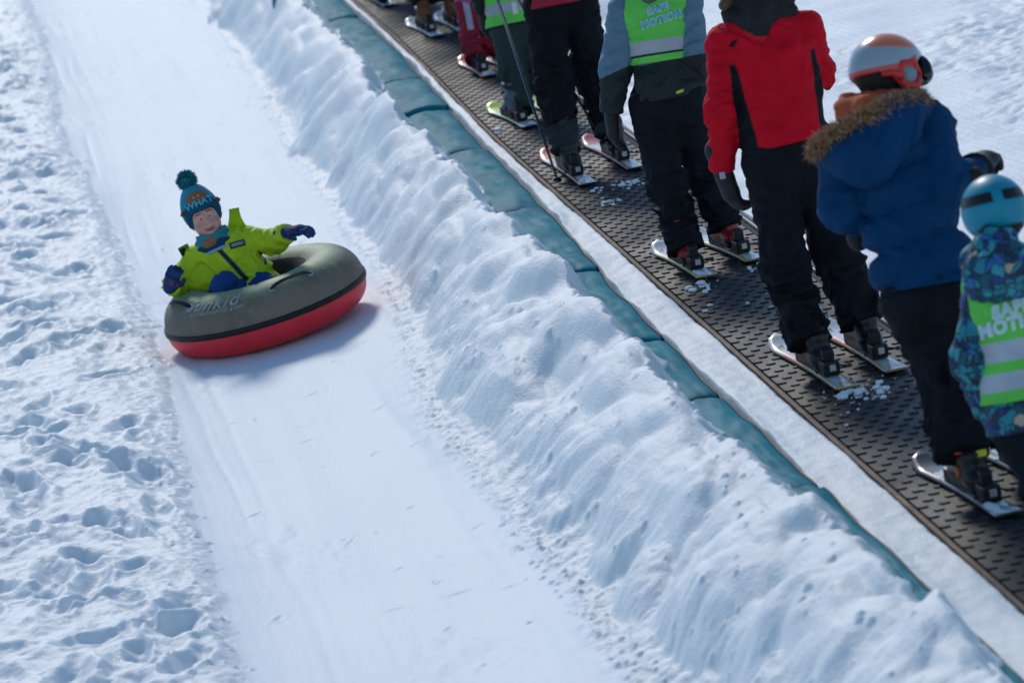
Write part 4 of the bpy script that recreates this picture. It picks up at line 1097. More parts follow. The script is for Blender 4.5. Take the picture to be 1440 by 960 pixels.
    def scarf(P):
        a, b, c = J(1196, 155, D0 - 0.03), J(1222, 153, D0 - 0.10), J(1258, 140, D0 - 0.05)
        d = sunion([seg(P, a, b, 0.040, 0.036), seg(P, b, c, 0.036, 0.034), seg(P, J(1194, 152, D0 + 0.06), a, 0.045, 0.045), seg(P, J(1240, 150, D0 + 0.02), J(1238, 170, D0), 0.07, 0.08)], 0.03)
        return d + folds(P, 0.010, 22, 9, 27)
    piece('neck_warmer', scarf, [J(1180, 150, D0), J(1268, 135, D0), J(1225, 175, D0 - 0.12), J(1230, 125, D0 + 0.1)], 0.06, 0.007, cloth('rust_orange_fleece', (0.42, 0.085, 0.035), rough=0.9, var=0.12), root)
    hf = rot_fwd(-62); hu = np.array([0.0, 0.05, 1.0]); hu /= np.linalg.norm(hu); hr = np.cross(hf, hu); hr /= np.linalg.norm(hr); hf = np.cross(hu, hr); ax = [hr, hf, hu]
    def inner(P): return np.maximum(ell(P, hc + hu * 0.0, ax, [0.100, 0.112, 0.108]), plane(P, hc, hf) - 0.05)
    piece('hair', inner, [hc], 0.15, 0.008, cloth('dark_hair', (0.010, 0.008, 0.008), rough=0.7, var=0.2), root)
    def lining(P): return su(seg(P, hc - hu * 0.088 - hf * 0.06 - hr * 0.05, hc - hu * 0.088 - hf * 0.06 + hr * 0.05, 0.022, 0.022), seg(P, hc - hu * 0.088 - hf * 0.05 + hr * 0.05, hc - hu * 0.09 + hf * 0.04 + hr * 0.08, 0.022, 0.018), 0.02)
    piece('collar', lining, [hc - hu * 0.09], 0.13, 0.007, cloth('grey_fleece', (0.12, 0.15, 0.19), rough=0.9), root)
    rad = 0.118
    def orange(V):
        q = V - hc; x, y, z = q @ hr, q @ hf, q @ hu
        return np.minimum(z - 0.066 + 0.2 * (y + 0.02), 0.080 - np.abs(y + 0.005))
    def redrim(V):
        q = V - hc; y, z, x = q @ hf, q @ hu, q @ hr
        low_z = (-0.10 + 0.28 * sst(-0.3 * rad, 0.9 * rad, y)) * rad
        return np.minimum(0.020 - np.abs(z - low_z - 0.002), 0.05 - y)
    mat = cloth('helmet_shell', (0.30, 0.36, 0.41), [('rim', (0.52, 0.03, 0.03)), ('orange', (0.66, 0.15, 0.05))], rough=0.28, bump=0, var=0.04, coat=0.3, spec=0.5)
    h = helmet(root, hc + hu * 0.004, ax, rad, mat, attrs=dict(orange=orange, rim=redrim), low=-0.10)
    # red ear frame (a ring with a grey pad), black goggles
    ec = hc + hr * 0.108 + hf * 0.004 - hu * 0.030
    mb = MB(); pts = [ec + hf * (0.046 * math.cos(a)) + hu * (0.044 * math.sin(a)) * (1.0) - hr * 0.06 * (math.cos(a) ** 2) * 0.25 for a in np.linspace(0, 2 * math.pi, 7)]
    mb.tube(pts, 0.0135, 8); e = mb.build('ear_frame', M['red_plastic'], h, smooth=True)
    mb = MB(); mb.tube([ec - hr * 0.02, ec + hr * 0.004], [0.034, 0.026], 12); mb.build('ear_pad', cloth('grey_ear_pad', (0.22, 0.29, 0.34), rough=0.6), h, smooth=True)
    mb = MB(); mb.tube([ec - hf * 0.035 - hu * 0.005, ec - hf * 0.075 + hu * 0.012, ec - hf * 0.10 + hu * 0.014 - hr * 0.02], [0.016, 0.011, 0.008], 8); mb.build('strap', M['red_plastic'], h, smooth=True)
    def gog(P):
        d = flat_seg(P, hc + hf * 0.104 - hu * 0.022 - hr * 0.050, hc + hf * 0.104 - hu * 0.022 + hr * 0.050, 0.047, 0.047, hf, 0.42)
        return su(d, seg(P, hc + hf * 0.10 + hu * 0.01 + hr * 0.05, hc + hf * 0.085 - hu * 0.04 + hr * 0.085, 0.018, 0.018), 0.02)
    piece('goggles', gog, [hc + hf * 0.11], 0.13, 0.0065, cloth('black_goggles', (0.008, 0.009, 0.012), rough=0.12, bump=0, spec=0.6), h)
    # black mitten cuff and glove on the raised right hand
    make_glove(j['wrR'], j['haR'], -np.array([0, 0, 1.0]), fwd, M['glove_black'], root, 1.15, 0.7)
    make_glove(j['wrL'], j['haL'], RGT, np.array([0, 0, 1.0]), M['glove_black'], root, 1.1, 0.7)
    mb = MB(); mb.tube([j['wrR'] - (j['haR'] - j['wrR']) * 0.12, j['wrR'] + (j['haR'] - j['wrR']) * 0.10], [0.064, 0.060], 16); mb.build('glove_cuff', M['glove_black'], root, smooth=True)
    # dark zipper flap hanging at the right shoulder
    mb = MB(); mb.tube([J(1318, 172, D0 - 0.06), J(1328, 188, D0 - 0.03), J(1334, 204, D0 - 0.02)], [0.006, 0.007, 0.004], 6); mb.build('drawcord', cloth('navy_cord', (0.006, 0.02, 0.06), rough=0.6), root, smooth=True)

# ---- small child with turquoise helmet ----------------------------------------------------------
def turquoise_child():
    D0 = ground_depth(-3.42, 0.36); fwd = rot_fwd(-4)
    j = joints(D0, dict(pelvis=(1448, 590, 0.0), waist=(1436, 520, 0), chest=(1422, 452, 0.0), neck=(1404, 372, 0.03), head=(1399, 300, 0.05),
        hipL=(1438, 612, 0), hipR=(1480, 603, 0.0), knL=(1462, 682, 0.05), knR=(1515, 672, 0.06), hemL=(1497, 742, 0.0), hemR=(1552, 728, 0.02),
        shL=(1380, 425, 0.0), shR=(1464, 406, 0.02), elL=(1362, 508, -0.02), elR=(1492, 482, -0.02), wrL=(1388, 580, 0.06), wrR=(1500, 555, 0.08), haL=(1402, 612, 0.10), haR=(1500, 590, 0.12)))
    r = dict(pelvis=0.118, waist=0.118, chest=0.122, neck=0.05, arm=0.056, leg=0.07, thigh=0.072, knee=0.06, hem=0.055, hemr=0.125)
    root = empty('person', G(-3.45, 0.37, 0.01), 'small child in turquoise helmet, patterned hooded jacket and green vest at the right edge', 'person', 'people riding the conveyor belt')
    fL = make_ski(-3.82, 0.300, 0.70, 3, TOP_WHITE, SIDE, 'child\'s ski under the patterned jacket child, just outside the right edge', 0.45, 0.95, 0.4, 5)
    fR = make_ski(-3.80, 0.460, 0.70, 3, TOP_WHITE, SIDE, 'child\'s second ski beyond the right edge of the photo', 0.45, 0.95, 0.4, 6)
    boots_for(j, (fL, fR), M['boot_black'], root, 0.20, cuff_h=0.21)
    figure_body(root, j, r, fwd, res=0.013, head_r=0.08)
    trousers(root, j, r, fwd, M['trousers_black'], 31, waist=np.array(j['pelvis']) + np.array([0, 0, 0.06]))
    m, nt, p = new_mat('patterned_jacket'); L = nt.links
    tc = nd(nt, 'ShaderNodeTexCoord'); vo = nd(nt, 'ShaderNodeTexVoronoi'); vo.inputs['Scale'].default_value = 34; vo.inputs['Randomness'].default_value = 1
    nz = nd(nt, 'ShaderNodeTexNoise'); nz.inputs['Scale'].default_value = 18; L.new(tc.outputs['Object'], nz.inputs['Vector'])
    mxv = nd(nt, 'ShaderNodeMix', data_type='RGBA'); mxv.inputs['Factor'].default_value = 0.06; L.new(tc.outputs['Object'], mxv.inputs[6]); L.new(nz.outputs['Color'], mxv.inputs[7]); L.new(mxv.outputs[2], vo.inputs['Vector'])
    cr = nd(nt, 'ShaderNodeValToRGB'); cr.color_ramp.interpolation = 'CONSTANT'
    cols = [(0.0, (0.008, 0.03, 0.07)), (0.20, (0.006, 0.085, 0.14)), (0.38, (0.010, 0.22, 0.29)), (0.60, (0.010, 0.05, 0.20)), (0.72, (0.03, 0.30, 0.36)), (0.86, (0.02, 0.13, 0.38)), (0.975, (0.42, 0.36, 0.25))]
    while len(cr.color_ramp.elements) < len(cols): cr.color_ramp.elements.new(0.5)
    for e, (pos, c) in zip(cr.color_ramp.elements, cols): e.position = pos; e.color = col4(c)
    sx = nd(nt, 'ShaderNodeSeparateColor'); L.new(vo.outputs['Color'], sx.inputs['Color']); L.new(sx.outputs[0], cr.inputs['Fac'])
    v2 = nd(nt, 'ShaderNodeTexVoronoi', feature='DISTANCE_TO_EDGE'); v2.inputs['Scale'].default_value = 34; L.new(mxv.outputs[2], v2.inputs['Vector'])
    mr = nd(nt, 'ShaderNodeMapRange'); mr.inputs['From Min'].default_value = 0.03; mr.inputs['From Max'].default_value = 0.10; L.new(v2.outputs['Distance'], mr.inputs['Value'])
    mx = nd(nt, 'ShaderNodeMix', data_type='RGBA'); L.new(mr.outputs['Result'], mx.inputs['Factor']); mx.inputs[6].default_value = (0.008, 0.02, 0.04, 1); L.new(cr.outputs['Color'], mx.inputs[7])
    L.new(mx.outputs[2], p.inputs['Base Color']); p.inputs['Roughness'].default_value = 0.7
    hem_p = J(1446, 604, D0); hem_n = np.array([0, 0, -1.0])
    o, torso = jacket(root, j, r, fwd, m, 32, hem_p, hem_n, res=0.007, amp=0.009, flat=0.78)
    hn = np.array([0.0, 0.0, -1.0])
    silver = (0.42, 0.46, 0.54)
    vest = make_vest(root, j, r, fwd, torso, 33, dict(hem=(J(1425, 562, D0), hn), arms=[((np.array(j['shL']) - RGT * 0.112 + np.array([0, 0, 0.01]), np.array(j['elL']) - RGT * 0.045), 0.082), ((np.array(j['shR']) + RGT * 0.07, np.array(j['elR']) + RGT * 0.045), 0.090)],
                     neck=(np.array(j['neck']) + np.array([0, 0, 0.03]), 0.105)), [(J(1422, 490, D0), hn, 0.030, silver), (J(1426, 532, D0), hn, 0.027, silver)], None, flat=0.78)
    def hood(P):
        d = sunion([flat_seg(P, J(1386, 386, D0 - 0.10), J(1424, 381, D0 - 0.11), 0.062, 0.066, fwd, 0.75), seg(P, J(1398, 356, D0 - 0.03), J(1408, 384, D0 - 0.06), 0.085, 0.098), seg(P, J(1372, 372, D0 + 0.0), J(1380, 392, D0 - 0.06), 0.042, 0.045), seg(P, J(1440, 360, D0 + 0.0), J(1448, 382, D0 - 0.06), 0.042, 0.045)], 0.04)
        return d + folds(P, 0.010, 11, 11, 35)
    piece('hood', hood, [J(1355, 340, D0), J(1460, 340, D0), J(1405, 425, D0 - 0.2), J(1405, 350, D0 + 0.1)], 0.07, 0.007, m, root)
    tree = bvh_of([vest])
    xd = R_ * 0.985 + U_ * 0.10; yd = U_ * 1.0; pd = ray(1425, 440)
    for txt, px, py in (('SAFE', 1422, 434), ('MOTION', 1428, 454)):
        for bold, off, mt in ((0.0035, 0.003, 'vest_letter'), (0.0006, 0.0055, 'vest_letter_blue')):
            wrap_on('lettering', text_mesh(txt, 0.052, bold, 0, 'CENTER', 1.12), J(px, py, D0 - 0.15), xd, yd, pd, tree, off, M[mt] if mt == 'vest_letter' else M['vest_letter_pale'], vest)
    hc = np.array(j['head']); hf = rot_fwd(2); hu = np.array([0, 0.02, 1.0]); hu /= np.linalg.norm(hu); hr = np.cross(hf, hu); hr /= np.linalg.norm(hr); hf = np.cross(hu, hr); ax = [hr, hf, hu]
    piece('hair', lambda P: ell(P, hc, ax, [0.090, 0.10, 0.098]), [hc], 0.12, 0.008, cloth('dark_hair', (0.010, 0.008, 0.008), rough=0.7), root)
    def vent(V):
        q = V - hc; x, y, z = q @ hr, q @ hf, q @ hu
        d = np.minimum(np.minimum(0.0165 - np.abs(z - 0.050 + 0.12 * np.abs(x - 0.01) ** 2 * 10 * 0.3), np.abs(x + 0.010) - 0.016), 0.02 - y)
        e = np.minimum(0.007 - np.abs(np.abs(x + 0.0) - 0.035), 0.022 - np.abs(y + 0.01)); e = np.minimum(e, z - 0.06)
        return np.maximum(d, e)
    mat = cloth('turquoise_shell', (0.002, 0.235, 0.345), [('vent', (0.008, 0.009, 0.012))], rough=0.45, bump=0, var=0.04, coat=0.05, spec=0.3)
    helmet(root, hc + hu * 0.012, ax, 0.106, mat, attrs=dict(vent=vent), low=-0.52)
    make_glove(j['wrL'], j['haL'], RGT, fwd, M['glove_black'], root, 0.85, 0.5)
    make_glove(j['wrR'], j['haR'], -RGT, fwd, M['glove_black'], root, 0.85, 0.5)

M['vest_letter_pale'] = cloth('pale_blue_print', (0.42, 0.66, 0.76), rough=0.6, bump=0)

# ---- green vest over blue-grey jacket -----------------------------------------------------------
def green_vest_skier():
    D0 = ground_depth(2.4, 0.30); fwd = rot_fwd(2)
    j = joints(D0, dict(pelvis=(938, 132, 0.0), waist=(934, 100, 0), chest=(924, 38, 0.0), neck=(912, -18, 0.02), head=(904, -68, 0.04),
        hipL=(915, 150, 0), hipR=(960, 141, 0.0), knL=(938, 258, 0.05), knR=(989, 238, 0.06), hemL=(965, 352, -0.01), hemR=(1020, 322, 0.0),
        shL=(877, 16, 0.0), shR=(964, -1, 0.02), elL=(866, 95, -0.02), elR=(976, 74, -0.03), wrL=(860, 158, 0.03), wrR=(985, 128, 0.07), haL=(864, 196, 0.05), haR=(986, 158, 0.11)))
    r = dict(pelvis=0.142, waist=0.128, chest=0.130, neck=0.05, arm=0.069, leg=0.082, thigh=0.090, knee=0.076, hem=0.068, hemr=0.158)
    root = empty('person', G(2.4, 0.30, 0.01), 'skier in green lettered vest over blue grey jacket with dark sleeves and red boots', 'person', 'people riding the conveyor belt')
    fL = make_ski(1.98, 0.185, 0.86, 4, TOP_WHITE_YELLOW, SIDEY, 'white ski with yellow edge under the green vest skier\'s left red boot', 0.44, 1.0, 0.5, 7)
    fR = make_ski(2.14, 0.425, 0.86, 7, TOP_WHITE_YELLOW, SIDEY, 'white ski with yellow edge under the green vest skier\'s right red boot, nearer the snow', 0.44, 1.0, 0.45, 8)
    boots_for(j, (fL, fR), M['boot_red'], root, 0.25)
    figure_body(root, j, r, fwd, res=0.013)
    trousers(root, j, r, fwd, M['trousers_black'], 41, amp=0.014)
    hem_p = J(932, 142, D0); hem_n = np.array([0.0, 0, -1.0])
    split = J(868, 100, D0)
    def dark(V): return split[2] - V[:, 2] + 0.25 * (V - split) @ RGT * ((V - np.array(j['chest'])) @ RGT < -0.12)
    def tagm(V):
        q = V - J(956, 129, D0 - 0.1); return np.minimum(0.017 - np.abs(q @ R_), 0.006 - np.abs(q @ U_ - 0.2 * (q @ R_)))
    mat = cloth('blue_grey_jacket', (0.105, 0.185, 0.255), [('dark', (0.014, 0.020, 0.025), 0.003), ('tagm', (0.50, 0.60, 0.04), 0.002)], rough=0.7, bump=0.2, var=0.12)
    o, torso = jacket(root, j, r, fwd, mat, 42, hem_p, hem_n, amp=0.012, attrs=dict(dark=dark, tagm=tagm), flat=0.72)
    hn = np.array([-0.04, 0.0, -1.0])
    vest = make_vest(root, j, r, fwd, torso, 43, dict(hem=(J(934, 87, D0), hn), arms=[((np.array(j['shL']) - RGT * 0.072 + np.array([0, 0, 0.03]), np.array(j['elL']) - RGT * 0.040), 0.098), ((np.array(j['shR']) + RGT * 0.072 + np.array([0, 0, 0.03]), np.array(j['elR']) + RGT * 0.050), 0.098)],
                     neck=(np.array(j['neck']) + np.array([0, 0, 0.05]), 0.09)), [(J(932, 65, D0), hn, 0.027, (0.40, 0.40, 0.46)), (J(932, 76, D0), hn, 0.005, (0.012, 0.012, 0.014))], None)
    tree = bvh_of([vest]); pd = ray(928, 20); xd = R_ * 0.97 + U_ * 0.12; yd = U_
    for txt, px, py in (('SAFE', 925, 13), ('MOTION', 930, 28)):
        for bold, off, mt in ((0.0035, 0.003, 'vest_letter'), (0.0008, 0.0055, 'vest_letter_blue')):
            wrap_on('lettering', text_mesh(txt, 0.042, bold * 0.8, 0, 'CENTER', 1.1), J(px, py, D0 - 0.15), xd, yd, pd, tree, off, M[mt], vest)
    def hair(P): return ell(P, np.array(j['head']) + np.array([0, 0, 0.01]), [RGT, fwd, [0, 0, 1]], [0.088, 0.10, 0.1])
    helmet(root, np.array(j['head']) + np.array([0, 0, 0.01]), [RGT, fwd, np.array([0, 0, 1.0])], 0.112, cloth('dark_helmet', (0.02, 0.02, 0.025), rough=0.3, bump=0), low=-0.4)
    def hood(P): return su(seg(P, J(885, -6, D0 - 0.02), J(914, 4 - 12, D0 - 0.085), 0.028, 0.034), seg(P, J(914, -8, D0 - 0.085), J(945, -16, D0), 0.034, 0.028), 0.03) + folds(P, 0.006, 18, 10, 45)
    piece('collar', hood, [J(880, 0, D0), J(950, -10, D0), J(914, 0, D0 - 0.1)], 0.05, 0.008, cloth('grey_collar', (0.10, 0.11, 0.12), rough=0.85), root)
    make_glove(j['wrL'], j['haL'], RGT, fwd, M['glove_black'], root, 1.0, 0.45)
    make_glove(j['wrR'], j['haR'], -RGT, fwd, M['glove_black'], root, 1.0, 0.5)

# ---- adult with poles ------------------------------------------------------------------------------
def pole_skier():
    D0 = ground_depth(5.6, 0.30); fwd = rot_fwd(3)
    j = joints(D0, dict(pelvis=(786, -6, 0.0), waist=(778, -50, 0), chest=(768, -115, 0.0), neck=(755, -175, 0.02), head=(747, -222, 0.04),
        hipL=(766, 12, 0), hipR=(811, 4, 0.0), knL=(778, 112, 0.07), knR=(830, 90, 0.09), hemL=(797, 212, -0.02), hemR=(858, 190, 0.0),
        shL=(722, -130, 0.0), shR=(808, -146, 0.02), elL=(708, -68, 0.02), elR=(828, -85, 0.0), wrL=(694, -46, 0.24), wrR=(810, -50, 0.24), haL=(684, -52, 0.32), haR=(790, -52, 0.32)))
    r = dict(pelvis=0.168, waist=0.16, chest=0.172, neck=0.056, arm=0.068, leg=0.092, thigh=0.104, knee=0.088, hem=0.060, hemr=0.185)
    root = empty('person', G(5.6, 0.30, 0.01), 'adult in black trousers and red jacket cut off by the top edge, holding two poles', 'person', 'people riding the conveyor belt')
    fL = make_ski(4.92, 0.155, 1.15, 2, TOP_WHITE_RED, SIDE, 'white ski with red tip under the left boot of the adult with poles', 0.42, 1.0, 0.5, 9)
    fR = make_ski(5.12, 0.425, 1.15, 3, TOP_WHITE_RED, SIDE, 'white ski with red tip beside the green vest skier\'s hanging glove', 0.42, 1.0, 0.4, 10)
    boots_for(j, (fL, fR), M['boot_black'], root, 0.29, buckles=M['red_plastic'], cuff_h=0.24)
    figure_body(root, j, r, fwd, res=0.014, head_r=0.088)
    def gaiter(V):
        a = np.maximum(0.055 - np.abs(plane(V, j['hemL'], np.array(j['knL']) - np.array(j['hemL']))), 0.055 - np.abs(plane(V, j['hemR'], np.array(j['knR']) - np.array(j['hemR'])))); return a
    trousers(root, j, r, fwd, cloth('black_trousers_grey_gaiter', (0.007, 0.008, 0.012), [('gaiter', (0.030, 0.038, 0.046), 0.003)], rough=0.8, spec=0.12, var=0.2), 51, amp=0.012, attrs=dict(gaiter=gaiter))
    o, torso = jacket(root, j, r, fwd, cloth('crimson_jacket', (0.36, 0.012, 0.035), rough=0.7, bump=0.2), 52, J(790, 8, D0), np.array([0, 0, -1.0]), res=0.0085, amp=0.011)
    helmet(root, np.array(j['head']) + np.array([0, 0, 0.01]), [RGT, fwd, np.array([0, 0, 1.0])], 0.122, cloth('white_helmet', (0.6, 0.6, 0.62), rough=0.3, bump=0), low=-0.4)
    mb = MB(); mb.box(J(724, 12, D0 - 0.10), RGT, fwd, [0, 0, 1], 0.012, 0.010, 0.030, 0.005); mb.build('pocket_flap', cloth('white_flap', (0.6, 0.6, 0.62), rough=0.6), root)
    for s, th in (('L', 1), ('R', 1)): make_glove(j['wr' + s], j['ha' + s], RGT if s == 'L' else -RGT, np.array([0, 0, 1.0]), M['glove_black'], root, 1.1, 0.85, res=0.007)
    grip1 = J(679, -62, D0 + 0.34)
    make_pole(J(788, 266, D0 - 0.35), grip1, 'dark blue black ski pole slanting down past the lime ski to the belt', cloth('blue_black_shaft', (0.008, 0.025, 0.05), rough=0.3, bump=0, spec=0.5))
    make_pole(J(856, 212, D0 - 0.10), J(690, -66, D0 + 0.34), 'black ski pole passing behind the knees of the adult in black trousers', cloth('black_shaft', (0.010, 0.012, 0.018), rough=0.3, bump=0, spec=0.5))

# ---- child with green vest and dark green trousers ------------------------------------------------
def lime_ski_child():
    D0 = ground_depth(7.6, 0.30); fwd = rot_fwd(6)
    j = joints(D0, dict(pelvis=(721, 30, 0.0), waist=(718, 8, 0), chest=(710, -38, 0.0), neck=(700, -88, 0.02), head=(695, -128, 0.04),
        hipL=(713, 45, 0), hipR=(742, 39, 0.0), knL=(722, 104, 0.05), knR=(758, 96, 0.06), hemL=(734, 158, 0.0), hemR=(776, 146, 0.0),
        shL=(681, -56, 0.0), shR=(738, -68, 0.02), elL=(674, -8, -0.01), elR=(752, -22, 0.0), wrL=(679, 16, 0.08), wrR=(752, 8, 0.14), haL=(683, 42, 0.10), haR=(748, 30, 0.2)))
    r = dict(pelvis=0.125, waist=0.115, chest=0.118, neck=0.048, arm=0.054, leg=0.074, thigh=0.084, knee=0.074, hem=0.066, hemr=0.13)
    root = empty('person', G(7.6, 0.30, 0.01), 'child in green vest and dark green trousers on lime skis', 'person', 'people riding the conveyor belt')
    fL = make_ski(7.15, 0.20, 0.92, 5, TOP_LIME, SIDE, 'lime green ski with pale tail left of the crossing pole', 0.44, 1.1, 0.2, 11)
    fR = make_ski(7.22, 0.40, 0.92, 4, TOP_LIME, SIDE, 'lime ski tip with pale tail showing between the legs of the adult with poles', 0.44, 1.1, 0.2, 12)
    boots_for(j, (fL, fR), M['boot_bluegrey'], root, 0.24)
    figure_body(root, j, r, fwd, res=0.016, head_r=0.08)
    trousers(root, j, r, fwd, M['trousers_green'], 61, res=0.009)
    o, torso = jacket(root, j, r, fwd, cloth('dark_jacket', (0.016, 0.018, 0.022), rough=0.7), 62, J(722, 36, D0), np.array([0, 0, -1.0]), res=0.010, flat=0.75)
    hn = np.array([0, 0, -1.0])
    make_vest(root, j, r, fwd, torso, 63, dict(hem=(J(715, 37, D0), hn), arms=[((np.array(j['shL']) - RGT * 0.07, np.array(j['elL']) - RGT * 0.07), 0.085), ((np.array(j['shR']) + RGT * 0.07, np.array(j['elR']) + RGT * 0.07), 0.085)], neck=(np.array(j['neck']) + np.array([0, 0, 0.05]), 0.09)),
              [(J(713, 12, D0), hn, 0.026, (0.36, 0.38, 0.44)), (J(713, 37, D0), hn, 0.006, (0.02, 0.02, 0.02))], None)
    helmet(root, np.array(j['head']) + np.array([0, 0, 0.01]), [RGT, fwd, np.array([0, 0, 1.0])], 0.108, cloth('green_helmet', (0.1, 0.3, 0.08), rough=0.3, bump=0), low=-0.4, res=0.009)
    make_glove(j['wrL'], j['haL'], RGT, fwd, M['glove_black'], root, 1.0, 0.5, res=0.007); make_glove(j['wrR'], j['haR'], -RGT, fwd, M['glove_black'], root, 0.9, 0.6, res=0.008)

# ---- child in red trousers -----------------------------------------------------------------------------
def red_trouser_child():
    D0 = ground_depth(9.9, 0.32); fwd = rot_fwd(4)
    j = joints(D0, dict(pelvis=(668, -4, 0.0), waist=(665, -25, 0), chest=(658, -62, 0.0), neck=(650, -105, 0.02), head=(645, -140, 0.04),
        hipL=(659, 8, 0), hipR=(682, 3, 0.0), knL=(663, 50, 0.04), knR=(690, 40, 0.06), hemL=(668, 84, 0.0), hemR=(699, 72, 0.0),
        shL=(633, -78, 0.0), shR=(682, -88, 0.02), elL=(630, -40, 0), elR=(694, -52, 0.0), wrL=(634, -18, 0.1), wrR=(694, -26, 0.12), haL=(637, -4, 0.16), haR=(691, -12, 0.18)))
    r = dict(pelvis=0.115, waist=0.11, chest=0.113, neck=0.046, arm=0.05, leg=0.068, thigh=0.075, knee=0.064, hem=0.062, hemr=0.12)
    root = empty('person', G(9.9, 0.32, 0.01), 'child in red trousers with pale stripe and pink jacket near the top edge', 'person', 'people riding the conveyor belt')
    fL = make_ski(9.42, 0.265, 0.85, 3, TOP_WHITE_RED, SIDE, 'short pale ski under the red trousered child\'s left boot', 0.48, 1.1, 0.5, 13)
    fR = make_ski(9.42, 0.42, 0.85, 3, TOP_WHITE_RED, SIDE, 'ski with red and white tip behind the child in dark green trousers', 0.48, 1.1, 0.1, 14)
    boots_for(j, (fL, fR), M['boot_teal'], root, 0.22)
    figure_body(root, j, r, fwd, res=0.018, head_r=0.08)
    def stripe(V):
        return np.minimum(0.018 - np.abs((V - np.array(j['hipL'])) @ RGT + 0.022 + 0.2 * (V - np.array(j['hipL']))[:, 2] ** 2 + 0.10 * ((V - np.array(j['knL']))[:, 2] - 0.02) * ((V - np.array(j['knL']))[:, 2] < 0.1) * 0), (V - np.array(j['knL']))[:, 2] - 0.03)
    trousers(root, j, r, fwd, cloth('red_trousers', (0.24, 0.006, 0.022), [('stripe', (0.34, 0.35, 0.45), 0.003)], rough=0.7), 71, res=0.009, attrs=dict(stripe=stripe))
    jacket(root, j, r, fwd, cloth('pink_jacket', (0.45, 0.09, 0.22), rough=0.7), 72, J(668, 4, D0), np.array([0, 0, -1.0]), res=0.011, flat=0.75)
    helmet(root, np.array(j['head']) + np.array([0, 0, 0.01]), [RGT, fwd, np.array([0, 0, 1.0])], 0.106, cloth('pink_helmet', (0.5, 0.1, 0.25), rough=0.3, bump=0), low=-0.4, res=0.010)
    for s in 'LR': make_glove(j['wr' + s], j['ha' + s], RGT if s == 'L' else -RGT, fwd, M['glove_black'], root, 0.85, 0.5, res=0.009)

# ---- three more skiers whose legs show at the top edge ---------------------------------------------------
def far_skier(s, tL, tR, label, labL, labR, tmat, jmat, bmat, top, seed, tallk=1.0, wide=1.0, topm=None):
    tc_ = 0.5 * (tL + tR); D0 = ground_depth(s, tc_); fwd = rot_fwd(3); g0 = G(s, tc_ + float(drift(s))); Z = np.array([0, 0, 1.0]); k = tallk
    def q(x, y, z): return g0 + RGT * x * k + fwd * y * k + Z * z * k
    root = empty('person', g0 + N * 0.01, label, 'person', 'people riding the conveyor belt')
    frs = (make_ski(s - 0.45 * k, tL, 0.98 * k, 4, top, SIDE, labL, 0.46, 1.1, 0.4, seed), make_ski(s - 0.42 * k, tR, 0.98 * k, 3, top, SIDE, labR, 0.46, 1.1, 0.4, seed + 1))
    xl, xr = (tL - tc_) / k, (tR - tc_) / k
    j = dict(pelvis=q(0, 0, 0.86), waist=q(0, 0, 1.0), chest=q(0, 0, 1.2), neck=q(0, 0.02, 1.42), head=q(0, 0.05, 1.56), hipL=q(-0.085, 0, 0.80), hipR=q(0.085, 0, 0.80), knL=q(xl * 0.95, 0.07, 0.48), knR=q(xr * 0.95, 0.07, 0.48), hemL=q(xl, -0.02, 0.20), hemR=q(xr, -0.02, 0.20),
             shL=q(-0.17, 0, 1.34), shR=q(0.17, 0, 1.34), elL=q(-0.22, -0.02, 1.08), elR=q(0.22, -0.02, 1.08), wrL=q(-0.17, 0.16, 0.98), wrR=q(0.17, 0.16, 0.98), haL=q(-0.13, 0.26, 1.0), haR=q(0.13, 0.26, 1.0))
    r = dict(pelvis=0.16 * k, waist=0.15 * k, chest=0.16 * k, neck=0.052, arm=0.062 * k, leg=0.085 * k, thigh=0.10 * k * wide, knee=0.088 * k * wide, hem=0.082 * k * wide, hemr=0.17 * k)
    boots_for(j, frs, bmat, root, 0.28 * k)
    figure_body(root, j, r, fwd, res=0.02)
    trousers(root, j, r, fwd, tmat, seed, res=0.011)
    jacket(root, j, r, fwd, jmat, seed + 3, q(0, 0, 0.80), np.array([0, 0, -1.0]), res=0.013)
    helmet(root, np.array(j['head']) + np.array([0, 0, 0.01]), [RGT, fwd, Z], 0.116, cloth('dark_helmet', (0.03, 0.03, 0.035), rough=0.3, bump=0), low=-0.4, res=0.011)
    for sd in 'LR': make_glove(j['wr' + sd], j['ha' + sd], RGT if sd == 'L' else -RGT, Z, M['glove_black'], root, 1.0 * k, 0.6, res=0.010)

red_jacket_skier(); blue_parka_skier(); turquoise_child(); green_vest_skier(); pole_skier(); lime_ski_child(); red_trouser_child()
far_skier(12.15, 0.225, 0.40, 'skier in navy trousers with brown boots cut off by the top edge', 'pale ski tail behind the brown boot of the navy trousered skier', 'further ski of the navy trousered skier, mostly hidden by the brown boot', M['trousers_navy'], cloth('navy_jacket', (0.01, 0.02, 0.05), rough=0.7), M['boot_brown'], TOP_WHITE, 300, 0.95, 1.15)
far_skier(14.3, 0.16, 0.36, 'dark clad skier whose white boot tops the belt at the photo\'s top edge', 'ski in the very top corner of the belt', 'ski hidden behind the navy trousered skier at the top edge', M['trousers_black'], cloth('black_jacket', (0.012, 0.012, 0.015), rough=0.7), cloth('white_boot', (0.5, 0.52, 0.55), layers=[('grey', (0.03, 0.03, 0.03))], rough=0.4, bump=0), TOP_DARK, 320, 1.0)
far_skier(12.5, 0.50, 0.60, 'skier with dark trousers and brown boots between the navy and red trousered skiers', 'ski with white tip beside the red trousers at the top edge', 'ski on the snow side of the belt at the top edge', M['trousers_black'], cloth('brown_jacket', (0.06, 0.03, 0.02), rough=0.7), M['boot_brown'], TOP_WHITE, 340, 0.9)

